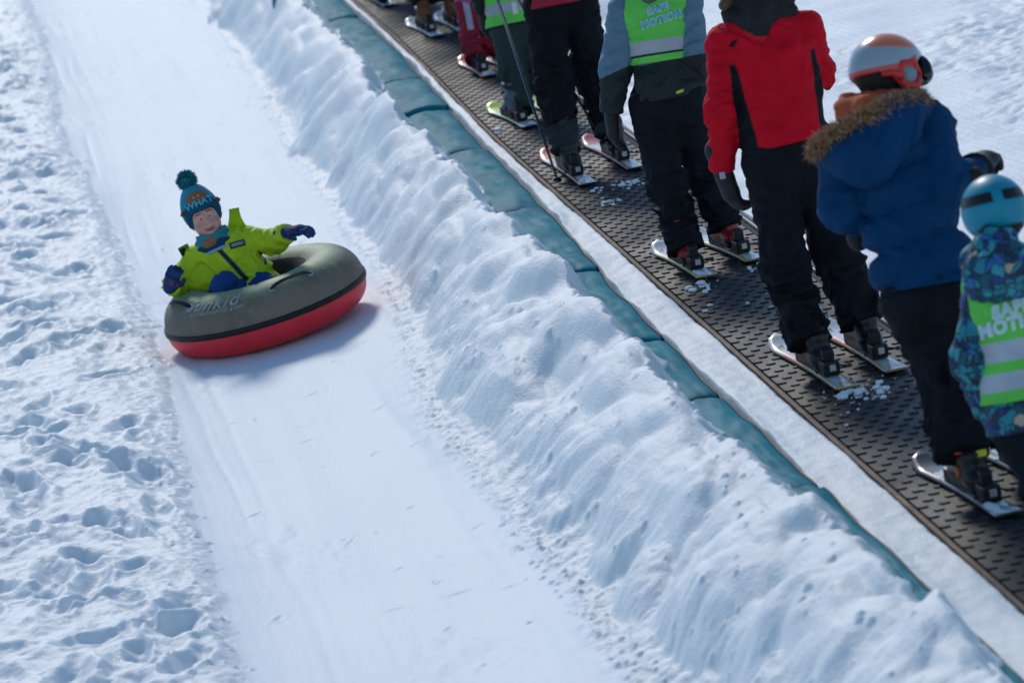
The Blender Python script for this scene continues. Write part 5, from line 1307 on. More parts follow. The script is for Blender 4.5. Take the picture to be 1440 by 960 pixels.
# ------------------------------------------------------------------ the snow tube
_a = math.radians(17 - 11); _e = math.radians(13.2)
TX = R_ * math.cos(_a) + U_ * math.sin(_a)                      # along the long axis of its ellipse
_n0 = -R_ * math.sin(_a) + U_ * math.cos(_a)
TN = _n0 * math.cos(_e) - F_ * math.sin(_e)                     # normal of the tube
TY = np.cross(TN, TX)                                           # away from the camera
def set_tube(D):                                                # outer radius, section radius for a tube at distance D
    global TD, TC, TR, RM, RC
    TD = D; TC = J(373, 424, D); TR = 0.0228 * D; RM = 0.0074 * D; RC = TR - RM
def tpt(u, v, off=0.0):
    """u: angle round the ring (0 = towards the camera), v: angle round the section (0 = outer equator, pi/2 = top)"""
    cu, su_ = math.cos(u), math.sin(u); d = TX * su_ - TY * cu
    cv, sv = math.cos(v), math.sin(v)
    r = RM + off + (0.0035 * math.cos(12 * u) ** 8 if off >= 0 else 0) * 0
    zk = 1.0 if sv > 0 else 0.88
    c = math.copysign(abs(cv) ** 0.94, cv); s_ = math.copysign(abs(sv) ** (0.94 if sv > 0 else 0.80), sv)
    return TC + d * (RC + r * c) + TN * (r * zk * s_)

def tube_gap():
    g = []
    for u in np.linspace(0, 2 * math.pi, 48, endpoint=False):
        for v in (-1.9, -1.57, -1.2, -0.9):
            q = tpt(u, v) + CAM * 0.0; g.append(q @ N - terr(q @ B, q @ C))
    return np.sort(np.array(g))
_lo, _hi = 20.0, 24.0
for _ in range(24):
    _m = 0.5 * (_lo + _hi); set_tube(_m)
    if tube_gap()[4] > -0.006: _lo = _m
    else: _hi = _m

def tube_part(name, v0, v1, mat, parent, nu=144, nv=30, seam=True):
    V = []; f = []; au = []; av = []
    for i in range(nu):
        u = 2 * math.pi * i / nu
        for k in range(nv + 1):
            v = v0 + (v1 - v0) * k / nv
            pull = -0.0035 * math.exp(-((((u * 12 / (2 * math.pi)) + 0.5) % 1 - 0.5) / 0.055) ** 2) if seam else 0
            puck = 0.0022 * float(noise2(u * 16, v * 2.5, 301)) * math.exp(-(v / 0.5) ** 2) if seam else 0
            V.append(tpt(u, v, pull + puck)); au.append(((((u * 12 / (2 * math.pi)) + 0.5) % 1) - 0.5)); av.append(v)
    for i in range(nu):
        for k in range(nv):
            a, b = i * (nv + 1) + k, ((i + 1) % nu) * (nv + 1) + k
            f.append((a, b, b + 1, a + 1))
    au, av = np.array(au), np.array(av)
    return mesh_obj(name, V, f, mat, parent, attrs=dict(seam=0.030 - np.abs(au), top=np.sin(av)))

def tube_top_mat():
    m, nt, p = new_mat('grey_green_pvc'); L = nt.links
    tc = nd(nt, 'ShaderNodeTexCoord')
    n1 = nd(nt, 'ShaderNodeTexNoise'); n1.inputs['Scale'].default_value = 5; n1.inputs['Detail'].default_value = 6; n1.inputs['Roughness'].default_value = 0.65; L.new(tc.outputs['Object'], n1.inputs['Vector'])
    at = nd(nt, 'ShaderNodeAttribute', attribute_name='top')
    ad = nd(nt, 'ShaderNodeMath', operation='MULTIPLY_ADD'); L.new(n1.outputs['Fac'], ad.inputs[0]); ad.inputs[1].default_value = 0.5; L.new(at.outputs['Fac'], ad.inputs[2])
    mr = nd(nt, 'ShaderNodeMapRange'); mr.inputs['From Min'].default_value = 0.98; mr.inputs['From Max'].default_value = 1.28; L.new(ad.outputs[0], mr.inputs['Value'])
    cr = nd(nt, 'ShaderNodeValToRGB'); cr.color_ramp.elements[0].position = 0.3; cr.color_ramp.elements[0].color = (0.140, 0.118, 0.088, 1); cr.color_ramp.elements[1].position = 0.7; cr.color_ramp.elements[1].color = (0.215, 0.180, 0.138, 1)
    L.new(n1.outputs['Fac'], cr.inputs['Fac'])
    mx = nd(nt, 'ShaderNodeMix', data_type='RGBA'); L.new(mr.outputs['Result'], mx.inputs['Factor']); L.new(cr.outputs['Color'], mx.inputs[6]); mx.inputs[7].default_value = (0.24, 0.34, 0.20, 1)
    # welded seams and pale scuffs
    a2 = nd(nt, 'ShaderNodeAttribute', attribute_name='seam'); m2 = nd(nt, 'ShaderNodeMapRange'); m2.inputs['From Min'].default_value = -0.012; m2.inputs['From Max'].default_value = 0.015; m2.inputs['To Max'].default_value = 0.0
    L.new(a2.outputs['Fac'], m2.inputs['Value'])
    mx2 = nd(nt, 'ShaderNodeMix', data_type='RGBA'); L.new(m2.outputs['Result'], mx2.inputs['Factor']); L.new(mx.outputs[2], mx2.inputs[6]); mx2.inputs[7].default_value = (0.05, 0.055, 0.05, 1)
    n2 = nd(nt, 'ShaderNodeTexNoise'); n2.inputs['Scale'].default_value = 22; n2.inputs['Detail'].default_value = 7; n2.inputs['Roughness'].default_value = 0.7; L.new(tc.outputs['Object'], n2.inputs['Vector'])
    m3 = nd(nt, 'ShaderNodeMapRange'); m3.inputs['From Min'].default_value = 0.62; m3.inputs['From Max'].default_value = 0.69; m3.inputs['To Max'].default_value = 0.7; L.new(n2.outputs['Fac'], m3.inputs['Value'])
    mx3 = nd(nt, 'ShaderNodeMix', data_type='RGBA'); L.new(m3.outputs['Result'], mx3.inputs['Factor']); L.new(mx2.outputs[2], mx3.inputs[6]); mx3.inputs[7].default_value = (0.36, 0.42, 0.42, 1)
    L.new(mx3.outputs[2], p.inputs['Base Color']); p.inputs['Roughness'].default_value = 0.62; p.inputs['Specular IOR Level'].default_value = 0.3
    bp = nd(nt, 'ShaderNodeBump'); bp.inputs['Strength'].default_value = 0.25; bp.inputs['Distance'].default_value = 0.008; L.new(n1.outputs['Fac'], bp.inputs['Height']); L.new(bp.outputs['Normal'], p.inputs['Normal'])
    return m

def build_tube():
    root = empty('snow_tube', TC - TN * RM * 0.88, 'big inflated ring, grey green above and red below, carrying the boy', 'snow tube')
    tube_part('upper_cover', 0.02, 2.15, tube_top_mat(), root)
    tube_part('inner_cover', 2.15, math.pi, cloth('black_inner_cover', (0.012, 0.012, 0.013), rough=0.75), root, seam=False)
    tube_part('lower_cover', -math.pi, -0.02, cloth('red_slick_pvc', (0.74, 0.024, 0.038), rough=0.42, bump=0.08, bscale=30, var=0.12, spec=0.45), root, seam=False)
    mb = MB(); n = 120
    pts = [tpt(2 * math.pi * i / n, 0.0, 0.002) for i in range(n + 1)]
    V = []; f = []
    for i in range(n):
        u = 2 * math.pi * i / n
        for (o_, z_) in ((0.000, -0.014), (0.006, -0.012), (0.008, 0.0), (0.006, 0.012), (0.000, 0.014)):
            d = TX * math.sin(u) - TY * math.cos(u); V.append(TC + d * (TR + o_) + TN * z_)
    for i in range(n):
        for k in range(4): a, b = i * 5 + k, ((i + 1) % n) * 5 + k; f.append((a, b, b + 1, a + 1))
    mesh_obj('seam_band', V, f, cloth('black_band', (0.010, 0.011, 0.012), rough=0.5, bump=0.2), root)
    # fabric floor closing the hole
    V = [TC - TN * 0.06]; f = []
    for i in range(48): u = 2 * math.pi * i / 48; V.append(TC + (TX * math.sin(u) - TY * math.cos(u)) * (RC - RM * 0.55) - TN * 0.045)
    for i in range(48): f.append((0, 1 + i, 1 + (i + 1) % 48))
    mesh_obj('floor', V, f, cloth('black_floor', (0.012, 0.012, 0.013), rough=0.7), root)
    # webbing handles, each between two eyelet patches
    strap = cloth('black_webbing', (0.010, 0.010, 0.012), rough=0.6); pale = cloth('pale_eyelet', (0.26, 0.36, 0.40), rough=0.5, bump=0)
    for uc in (0.40, -1.12):
        du = 0.245; vv = 0.98
        pts = []
        for q in np.linspace(-1, 1, 17): pts.append(tpt(uc + du * q, vv + 0.05 * (1 - q * q), 0.020 * (1 - abs(q) ** 4) + 0.003))
        hb = MB()
        V = []; f = []
        for i, q in enumerate(pts):
            t = pts[min(i + 1, 16)] - pts[max(i - 1, 0)]; t /= np.linalg.norm(t); nrm = q - (TC + (lambda u: (TX * math.sin(u) - TY * math.cos(u)) * RC)(uc)); nrm /= np.linalg.norm(nrm); b = np.cross(t, nrm)
            for (x, y) in ((-0.009, 0), (-0.009, 0.004), (0.009, 0.004), (0.009, 0)): V.append(q + b * x + nrm * y)
        for i in range(16):
            for k in range(4): f.append((i * 4 + k, i * 4 + (k + 1) % 4, i * 4 + 4 + (k + 1) % 4, i * 4 + 4 + k))
        h = mesh_obj('handle', V, f, strap, root, smooth=False)
        for q in (-1, 1):
            c = tpt(uc + du * q, vv, 0.001); nn = tpt(uc + du * q, vv, 0.01) - tpt(uc + du * q, vv, 0.0); nn /= np.linalg.norm(nn)
            a = np.cross(nn, TN); a /= np.linalg.norm(a); b = np.cross(nn, a)
            mb = MB(); ring = [c + nn * 0.003 + (a * math.cos(w) + b * math.sin(w)) * 0.012 for w in np.linspace(0, 2 * math.pi, 13)]
            mb.tube(ring, 0.0045, 6, caps=False); mb.build('eyelet', pale, h, smooth=True)
    # lettering on the flank
    prn = cloth('worn_white_print', (0.36, 0.36, 0.34), rough=0.6, bump=0, var=0.3, var_scale=40)
    for txt, size, shear, v0, uc, bold in (('Sunkid', 0.098, 0.35, 1.00, -0.58, 0.0016), ('sunkidworld.com', 0.038, 0.25, 0.72, -0.50, 0.0005)):
        V, F_c = text_mesh(txt, size, bold, shear, 'CENTER', 1.12)
        P = []
        for x, y, z in V:
            rr = RC + RM * math.cos(v0); P.append(tpt(uc + x / rr, v0 + y / RM, 0.0028))
        mesh_obj('lettering', P, F_c, prn, root)
    # two welded scuff marks, pale blue
    return root
build_tube()

# ------------------------------------------------------------------ the boy riding it
def boy():
    D = TD - 0.02
    pts = dict(pelvis=(352, 402, 0.03), waist=(340, 385, 0.03), chest=(318, 356, 0.03), neck=(299, 334, 0.02), head=(289, 309, -0.01),
        hipL=(366, 404, -0.02), hipR=(335, 410, -0.02), knL=(392, 410, -0.10), knR=(316, 403, -0.13), anL=(376, 440, -0.06), anR=(338, 448, -0.07), toL=(374, 452, -0.09), toR=(338, 458, -0.10),
        shL=(347, 337, 0.03), shR=(276, 364, 0.02), elL=(385, 340, -0.03), elR=(252, 399, 0.02), wrL=(404, 327, -0.12), wrR=(240, 401, -0.10), haL=(424, 323, -0.16), haR=(243, 386, -0.16))
    j = joints(D, pts)
    toward = -F_ + TX * 0.12; toward /= np.linalg.norm(toward)
    root = empty('person', j['pelvis'] - np.array([0, 0, 0.05]), 'smiling boy in lime green jacket and teal bobble hat sitting in the tube', 'person')
    # head frame: up runs from the chin to the crown
    hc = np.array(j['head']); hu = -R_ * math.sin(math.radians(13)) + U_ * math.cos(math.radians(13)) + F_ * 0.06; hu /= np.linalg.norm(hu)
    hf = -F_ + R_ * 0.10 - U_ * 0.02; hf = hf - hu * (hf @ hu); hf /= np.linalg.norm(hf); hr = np.cross(hf, hu)   # hr: the boy's right ... image left
    if hr @ R_ < 0: hx = -hr
    else: hx = hr
    ax = [hx, hf, hu]                                            # hx points to image right
    S_ = 0.99
    def hp(x, y, z): return hc + (hx * x + hf * y + hu * z) * S_
    def face(P):
        d = sunion([ell(P, hp(0, -0.012, 0.025), ax, np.array([0.076, 0.088, 0.088]) * S_), ell(P, hp(0, 0.020, -0.040), ax, np.array([0.060, 0.060, 0.058]) * S_)], 0.025)
        d = su(d, ell(P, hp(0, 0.058, -0.079), ax, np.array([0.024, 0.020, 0.016]) * S_), 0.022)                      # chin
        for s in (-1, 1):
            d = su(d, ell(P, hp(0.037 * s, 0.054, -0.036), ax, np.array([0.026, 0.022, 0.022]) * S_), 0.016)           # cheeks lifted by the smile
            d = -su(-d, ell(P, hp(0.030 * s, 0.090, 0.004), ax, np.array([0.019, 0.016, 0.0105]) * S_), 0.008)         # eye sockets
            d = su(d, ell(P, hp(0.030 * s, 0.066, 0.003), ax, np.array([0.0150, 0.0135, 0.0105]) * S_), 0.003)         # lids
            d = su(d, seg(P, hp(0.014 * s, 0.081, 0.022), hp(0.044 * s, 0.069, 0.021), 0.006, 0.005), 0.010)           # brow ridge
            d = su(d, ell(P, hp(0.073 * s, -0.010, 0.0), ax, np.array([0.007, 0.016, 0.020]) * S_), 0.006)          # ears
        d = su(d, seg(P, hp(0, 0.080, 0.006), hp(0, 0.094, -0.024), 0.0065, 0.0100), 0.010)                           # nose
        for s in (-1, 1): d = su(d, ell(P, hp(0.009 * s, 0.086, -0.027), ax, np.array([0.0075, 0.008, 0.006]) * S_), 0.005)
        # open smiling mouth
        q = (P - hp(0, 0, 0)); x = q @ hx; z = q @ hu
        cur = -0.052 * S_ + 9.0 * x * x
        m = ell(P + hu * (-(9.0 * x * x))[..., None], hp(0, 0.083, -0.054), ax, np.array([0.021, 0.020, 0.0050]) * S_)
        d = -su(-d, m, 0.004)
        d = su(d, ell(P + hu * (-(8.0 * x * x))[..., None], hp(0, 0.074, -0.0655), ax, np.array([0.019, 0.008, 0.0045]) * S_), 0.005)     # lower lip
        return d
    fwd = toward
    r = dict(pelvis=0.112, chest=0.112, neck=0.040, arm=0.05, leg=0.062)
    def body(P):
        ds = [flat_seg(P, j['pelvis'], j['chest'], 0.085, 0.088, fwd, 0.75), seg(P, j['chest'], j['neck'], 0.055, 0.038), seg(P, j['neck'], hp(0, -0.01, -0.03), 0.038, 0.040)]
        for s in 'LR':
            ds += [seg(P, j['chest'], j['sh' + s], 0.05, 0.036), seg(P, j['sh' + s], j['el' + s], 0.035, 0.029), seg(P, j['el' + s], j['wr' + s], 0.029, 0.023), seg(P, j['wr' + s], np.array(j['wr' + s]) * 0.6 + np.array(j['ha' + s]) * 0.4, 0.016, 0.012),
                   seg(P, j['pelvis'], j['hip' + s], 0.06, 0.055), seg(P, j['hip' + s], j['kn' + s], 0.055, 0.042), seg(P, j['kn' + s], j['an' + s], 0.042, 0.03), seg(P, j['an' + s], j['to' + s], 0.03, 0.025)]
        return su(sunion(ds, 0.025), face(P), 0.010)
    def lips(V):
        q = V - hp(0, 0, 0); x = q @ hx; z = q @ hu; y = q @ hf
        zz = z - 8.5 * x * x + 0.056 * S_
        return np.minimum(np.minimum(0.0100 - np.abs(zz + 0.002), 0.025 * S_ - np.abs(x)), y - 0.05)
    def cheek(V): return np.maximum(0.020 - np.linalg.norm(V - hp(0.038, 0.066, -0.032), axis=-1), 0.020 - np.linalg.norm(V - hp(-0.038, 0.066, -0.032), axis=-1))
    skin = cloth('boy_skin', (0.66, 0.37, 0.29), [('cheek', (0.56, 0.25, 0.20), 0.016), ('lips', (0.42, 0.13, 0.12), 0.004)], rough=0.5, bump=0, var=0.05)
    ps = skin.node_tree.nodes['Principled BSDF']; ps.inputs['Subsurface Weight'].default_value = 0.2; ps.inputs['Subsurface Radius'].default_value = (0.008, 0.003, 0.002)
    bo = piece('body', body, list(j.values()) + [hp(0, 0.1, 0.1)], 0.10, 0.0042, skin, root, attrs=dict(lips=lips, cheek=cheek))
    dark = cloth('dark_eye', (0.02, 0.012, 0.010), rough=0.15, bump=0, spec=0.6); white = cloth('tooth_white', (0.46, 0.42, 0.38), rough=0.35, bump=0); brow = cloth('brown_brow', (0.075, 0.04, 0.025), rough=0.7, bump=0)
    for s in (-1, 1):
        mb = MB()
        pts_ = [hp(0.030 * s + 0.0125 * q, 0.0815 - 0.016 * abs(q * 0.0125 + 0.03 * s) / 0.04 + 0.002, 0.0015 - 0.0035 * (q * q) + 0.001) for q in np.linspace(-1, 1, 9)]
        mb.tube(pts_, [0.0016, 0.0034, 0.0046, 0.0054, 0.0056, 0.0054, 0.0046, 0.0034, 0.0016], 8); mb.build('eye', dark, bo, smooth=True)
        mb = MB(); mb.tube([hp(0.014 * s, 0.0875, 0.020), hp(0.028 * s, 0.0835, 0.0255), hp(0.045 * s, 0.074, 0.021)], [0.0012, 0.0019, 0.0010], 6); mb.build('eyebrow', brow, bo, smooth=True)
    mb = MB(); mb.tube([hp(0.017 * q, 0.0765 - 0.006 * q * q, -0.0520 + 9.0 * S_ * (0.017 * q) ** 2) for q in np.linspace(-1, 1, 11)], [0.0010] + [0.0026] * 9 + [0.0010], 8); mb.build('teeth', white, bo, smooth=True)
    mb = MB()                                                     # hair fringe under the hat
    for q in np.linspace(-1, 1, 15):
        x = 0.050 * q; mb.tube([hp(x, 0.074 - 0.02 * q * q, 0.058), hp(x * 1.0 + 0.003, 0.081 - 0.024 * q * q, 0.044), hp(x + 0.006 * (1 if int(q * 7) % 2 else -1), 0.081 - 0.025 * q * q, 0.034 + 0.004 * abs(q))], [0.005, 0.004, 0.001], 5)
    mb.build('hair', cloth('dark_brown_hair', (0.05, 0.03, 0.02), rough=0.6), bo, smooth=True)
    # ---- bobble hat
    def hat(P):
        d = su(ell(P, hp(0, -0.014, 0.045), ax, np.array([0.093, 0.102, 0.092]) * S_), ell(P, hp(-0.004, -0.016, 0.110), ax, np.array([0.066, 0.070, 0.075]) * S_), 0.05)
        q = P - hp(0, 0, 0); z = q @ hu; y = q @ hf; x = q @ hx
        low = (0.040 - 0.092 * sst(0.066, 0.0, y)) * S_
        d = d - 0.004 * (1 - sst(0.0, 0.006, z - low - 0.050))
        d = np.maximum(d, low - z)
        return d + 0.0012 * np.sin(np.arctan2(x, y) * 46)
    def z_of(V): return (V - hp(0, 0, 0)) @ hu
    def cuff(V):
        q = V - hp(0, 0, 0); y = q @ hf; z = q @ hu; low = (0.040 - 0.092 * sst(0.066, 0.0, y)) * S_
        return 0.052 + low - z
    def bear(V):                                                  # plain brown knitted patch
        q = V - hp(0, 0, 0); x, z, y = q @ hx, q @ hu, q @ hf
        return np.minimum(1 - np.sqrt((x / 0.050) ** 2 + ((z - 0.103) / 0.034) ** 2), y) * 0.03
    def muzzle(V):
        q = V - hp(0, 0, 0); x, z, y = q @ hx, q @ hu, q @ hf
        return np.minimum(np.maximum(1 - np.sqrt(((x + 0.013) / 0.006) ** 2 + ((z - 0.108) / 0.005) ** 2), 1 - np.sqrt(((x - 0.010) / 0.006) ** 2 + ((z - 0.110) / 0.005) ** 2)), y) * 0.006
    hm = cloth('knitted_hat', (0.030, 0.26, 0.35), [('cuff', (0.006, 0.065, 0.125), 0.002), ('bear', (0.30, 0.115, 0.045), 0.002), ('muzzle', (0.55, 0.5, 0.42), 0.001)], rough=0.9, bump=0.5, bscale=140, var=0.15)
    ho = piece('hat', hat, [hp(0, 0, 0.06)], 0.17, 0.0042, hm, root, attrs=dict(cuff=cuff, bear=bear, muzzle=muzzle))
    tree = bvh_of([ho])
    wrap_on('lettering', text_mesh('WHAT', 0.044, 0.0014, 0, 'CENTER', 1.05), hp(0, 0.05, 0.075), hx, hu, -hf, tree, 0.003, cloth('light_blue_knit', (0.06, 0.40, 0.55), rough=0.9, bump=0.3), ho)
    for s in (-1, 1):
        mb = MB(); mb.tube([hp(0.078 * s, 0.03, 0.060), hp(0.090 * s, 0.035, 0.062), hp(0.100 * s, 0.035, 0.055)], [0.012, 0.014, 0.006], 8); mb.build('patch_ear', cloth('brown_knit', (0.16, 0.06, 0.03), rough=0.9), ho, smooth=True)
    pc = hp(-0.006, -0.014, 0.208); rg = np.random.default_rng(9)
    P_ = rg.normal(size=(900, 3)); P_ /= np.linalg.norm(P_, axis=1)[:, None]
    tmat = cloth('teal_yarn', (0.015, 0.22, 0.28), rough=0.95, bump=0, var=0.35, var_scale=80)
    po = piece('bobble', lambda P: np.linalg.norm(P - pc, axis=-1) - 0.040 + 0.004 * noise3(P * 90), [pc], 0.06, 0.005, tmat, ho)
    tufts('yarn_ends', pc + P_ * 0.034, P_, 0.021, 0.0020, 2600, tmat, po, 10, jit=0.4, droop=0.1)
    # ---- neck warmer
    def gaiter(P):
        a0, b0 = hp(0, 0.018, -0.072), np.array(j['neck']) - hu * 0.030 - F_ * 0.02
        d = flat_seg(P, a0, b0, 0.077, 0.094, hf, 0.95)
        d = d + 0.004 * np.sin(((P - a0) @ hu) * 150 + 3 * noise3(P * 12)) + folds(P, 0.006, 18, 10, 403)
        q = P - hp(0, 0, 0); z = q @ hu; y = q @ hf; x = q @ hx
        d = np.maximum(d, z + (0.086 * S_ - 9 * 0 - 0.030 * sst(0.05, -0.02, y) - 0.35 * np.abs(x) * sst(-0.02, 0.05, y)))
        return np.maximum(d, -(z + 0.162))
    def gdark(V):
        z = (V - hp(0, 0, 0)) @ hu; return np.minimum(-z - 0.118 + 0.006 * np.sin(((V - hp(0, 0, 0)) @ hx) * 60), z + 0.150)
    def gpatch(V):
        q = V - hp(0, 0, 0); x, z, y = q @ hx, q @ hu, q @ hf
        return np.minimum(1 - np.sqrt(((x + 0.030) / 0.036) ** 2 + ((z + 0.113) / 0.022) ** 2), y) * 0.03
    def gpale(V): return -((V - hp(0, 0, 0)) @ hu) - 0.150
    piece('neck_warmer', gaiter, [hp(0, 0, -0.1)], 0.15, 0.0045, cloth('knitted_neck_warmer', (0.025, 0.21, 0.28), [('gdark', (0.008, 0.05, 0.12), 0.002), ('gpatch', (0.28, 0.12, 0.06), 0.002), ('gpale', (0.28, 0.40, 0.48), 0.003)], rough=0.9, bump=0.4, bscale=140, var=0.15), root, attrs=dict(gdark=gdark, gpatch=gpatch, gpale=gpale))
    # ---- jacket
    LIME = (0.42, 0.57, 0.012)
    def jk(P):
        pel, ch, nk = map(np.array, (j['pelvis'], j['chest'], j['neck']))
        d = su(flat_seg(P, pel - (ch - pel) * 0.25, pel, 0.135, 0.130, fwd, 0.85), flat_seg(P, pel, ch, 0.128, 0.116, fwd, 0.80), 0.05)
        for s in 'LR': d = su(d, seg(P, ch * 0.3 + nk * 0.7 - hu * 0.02, j['sh' + s], 0.070, 0.058), 0.05)
        d = su(d, seg(P, J(283, 394, D + 0.02), pel, 0.060, 0.09), 0.05)
        d = d + folds(P, 0.0095, 12, 7, 411)
        for s in 'LR':
            a, e, w = map(np.array, (j['sh' + s], j['el' + s], j['wr' + s]))
            arm = su(seg(P, a, e, 0.057, 0.055), seg(P, e, w + (w - e) / np.linalg.norm(w - e) * 0.03, 0.055, 0.044), 0.025)
            arm = arm + folds(P, 0.008, 16, 11, 415)
            d = su(d, np.maximum(arm, plane(P, w, w - e)), 0.018)
        col = flat_seg(P, nk - hu * 0.035, nk - hu * 0.005, 0.085, 0.078, hf, 0.9)
        return su(d, np.maximum(col, (P - nk) @ hu - 0.008), 0.012)
    zt, zb = J(303, 346, D - 0.10), J(346, 392, D - 0.10)
    zd = (zb - zt) / np.linalg.norm(zb - zt)
    def proj_d(V, a, b):
        """distance from the line through a, b as seen from the front of the chest"""
        q = V - a; dd = (b - a) / np.linalg.norm(b - a); nrm = np.cross(dd, -F_); nrm /= np.linalg.norm(nrm)
        al = q @ dd; return np.abs(q @ nrm), al, np.linalg.norm(b - a)
    def front(V): return -(V - np.array(j['chest'])) @ F_ - 0.01
    def zipg(V): d, al, L_ = proj_d(V, zt, zb); return np.minimum(np.minimum(0.0125 - d, L_ / 2 + 0.01 - np.abs(al - L_ / 2)), front(V))
    def zipk(V): d, al, L_ = proj_d(V, zt, zb); return np.minimum(np.minimum(0.0085 - d, L_ / 2 + 0.01 - np.abs(al - L_ / 2)), front(V))
    pa, pb, pc_ = J(362, 353, D - 0.1), J(370, 360, D - 0.1), J(373, 372, D - 0.1)
    def pocket(V):
        d1, a1, l1 = proj_d(V, pa, pb); d2, a2, l2 = proj_d(V, pb, pc_)
        return np.minimum(np.maximum(np.minimum(0.0055 - d1, l1 / 2 - np.abs(a1 - l1 / 2)), np.minimum(0.0055 - d2, l2 / 2 - np.abs(a2 - l2 / 2))), front(V))
    jm = cloth('lime_jacket', LIME, [('zipg', (0.10, 0.12, 0.13), 0.0015), ('zipk', (0.012, 0.014, 0.018), 0.0015), ('pocket', (0.015, 0.017, 0.02), 0.0015)], rough=0.62, bump=0.15, var=0.12)
    jo = piece('jacket', jk, [j[k] for k in ('pelvis', 'chest', 'neck', 'shL', 'shR', 'elL', 'elR', 'wrL', 'wrR')], 0.14, 0.0048, jm, root, attrs=dict(zipg=zipg, zipk=zipk, pocket=pocket))
    tree = bvh_of([jo])
    navy = cloth('navy_label', (0.010, 0.020, 0.045), rough=0.6, bump=0); greyp = cloth('grey_label_print', (0.22, 0.27, 0.30), rough=0.6, bump=0)
    lx = R_ * math.cos(math.radians(5)) + U_ * math.sin(math.radians(5)); ly = -R_ * math.sin(math.radians(5)) + U_ * math.cos(math.radians(5))
    lb = wrap_on('label_patch', flat_shape([(-1, -0.42), (1, -0.42), (1, 0.42), (-1, 0.42)], 0.036), J(333, 343, D - 0.1), lx, ly, F_, tree, 0.003, navy, jo)
    wrap_on('label_print', flat_shape([(-1, -0.24), (1, -0.24), (1, 0.30), (-1, 0.30)], 0.028), J(333, 343, D - 0.1), lx, ly, F_, tree, 0.0045, greyp, lb)
    thin_lime = cloth('thin_lime_strap', LIME, rough=0.6, bump=0, var=0.05)          # thin fabric: light comes through it
    tn = thin_lime.node_tree; tb_ = nd(tn, 'ShaderNodeBsdfTranslucent'); tb_.inputs['Color'].default_value = (0.42, 0.60, 0.02, 1); ms = nd(tn, 'ShaderNodeMixShader'); ms.inputs['Fac'].default_value = 0.45
    tn.links.new(tn.nodes['Principled BSDF'].outputs[0], ms.inputs[1]); tn.links.new(tb_.outputs[0], ms.inputs[2]); tn.links.new(ms.outputs[0], tn.nodes['Material Output'].inputs['Surface'])
    # shoulder straps standing up from the collar of the jacket
    mb = MB()
    a, b = J(333, 322, D + 0.03), J(329, 293, D + 0.02)
    w1 = R_ * 0.035; w2 = R_ * 0.022
    n_ = F_ * 0.006
    V = [a - w1 - n_, a + w1 - n_, b + w2 - n_, b - w2 - n_, a - w1 + n_, a + w1 + n_, b + w2 + n_, b - w2 + n_, (a + b) / 2 - w2 - n_ * 2.2, (a + b) / 2 + w2 - n_ * 2.2]
    V = []; f = []
    for i, u in enumerate(np.linspace(0, 1, 9)):
        c = a * (1 - u) + b * u - F_ * 0.02 * math.sin(u * 3.0); w = R_ * (0.030 * (1 - u) ** 2 + 0.020 + 0.004 * u)
        V += [c - w - n_, c + w - n_, c + w + n_, c - w + n_]
        if i:
            o_ = 4 * i
            for k in range(4): f.append((o_ - 4 + k, o_ - 4 + (k + 1) % 4, o_ + (k + 1) % 4, o_ + k))
    f.append((32, 33, 34, 35)); f.append((3, 2, 1, 0))
    mesh_obj('strap', V, f, thin_lime, jo, smooth=False)
    mb = MB(); mb.box(J(260, 352, D + 0.0), R_ * 0.95 + U_ * 0.3, F_, U_ * 0.95 - R_ * 0.3, 0.026, 0.006, 0.024, 0.003); st = mb.build('strap', cloth('olive_strap', (0.10, 0.20, 0.015), rough=0.7), jo)
    mb = MB(); mb.box(J(258, 354, D - 0.012), R_ * 0.95 + U_ * 0.3, F_, U_ * 0.95 - R_ * 0.3, 0.013, 0.005, 0.016, 0.002); mb.build('hook_tape', cloth('black_tape', (0.01, 0.012, 0.012), rough=0.9), st)
    # ---- trousers: the knees rise out of the hole
    def tr(P):
        ds = [seg(P, j['pelvis'], j['hip' + s], 0.085, 0.075) for s in 'LR'] + [seg(P, j['hip' + s], j['kn' + s], 0.072, 0.064) for s in 'LR'] + [seg(P, j['kn' + s], j['an' + s], 0.062, 0.05) for s in 'LR']
        return sunion(ds, 0.02) + folds(P, 0.008, 16, 12, 421)
    piece('trousers', tr, [j[k] for k in ('pelvis', 'hipL', 'hipR', 'knL', 'knR', 'anL', 'anR')], 0.11, 0.006, cloth('royal_blue_trousers', (0.004, 0.045, 0.20), rough=0.75, var=0.15, bump=0.3), root)
    for s in 'LR':
        bt = piece('boot', lambda P, s=s: su(seg(P, j['an' + s], j['to' + s], 0.05, 0.045), seg(P, j['an' + s], np.array(j['an' + s]) + hu * 0.05, 0.055, 0.055), 0.02), [j['an' + s], j['to' + s]], 0.12, 0.009, M['boot_black_plain'], root)
    # ---- gloves
    def red(V, kn, d, tv, pn):
        q = V - kn; return np.maximum(0.013 - np.linalg.norm(q - tv * 0.034 * 0.9 + d * 0.03, axis=-1), 0.010 - np.abs(np.abs(q @ d) * 0 + (q @ tv) - 0.012) - 1.0 * (np.abs(q @ d + 0.02) > 0.012))
    def lightk(V, kn, d, tv, pn):
        q = V - kn; return 0.004 * np.sin((q @ d) * 190) * (1) - 0.0022
    gm = cloth('blue_knit_glove', (0.008, 0.045, 0.16), [('lightk', (0.004, 0.014, 0.05), 0.002), ('red', (0.36, 0.02, 0.05), 0.002)], rough=0.8, bump=0.3, var=0.25, var_scale=40)
    make_glove(j['wrL'] - (np.array(j['haL']) - j['wrL']) * 0.1, j['haL'], -U_ + F_ * 0.3, -F_ + U_ * 0.5, gm, root, 0.86, 0.42, res=0.0036, attrs=dict(red=red, lightk=lightk), spread=0.35, ext=0.035)
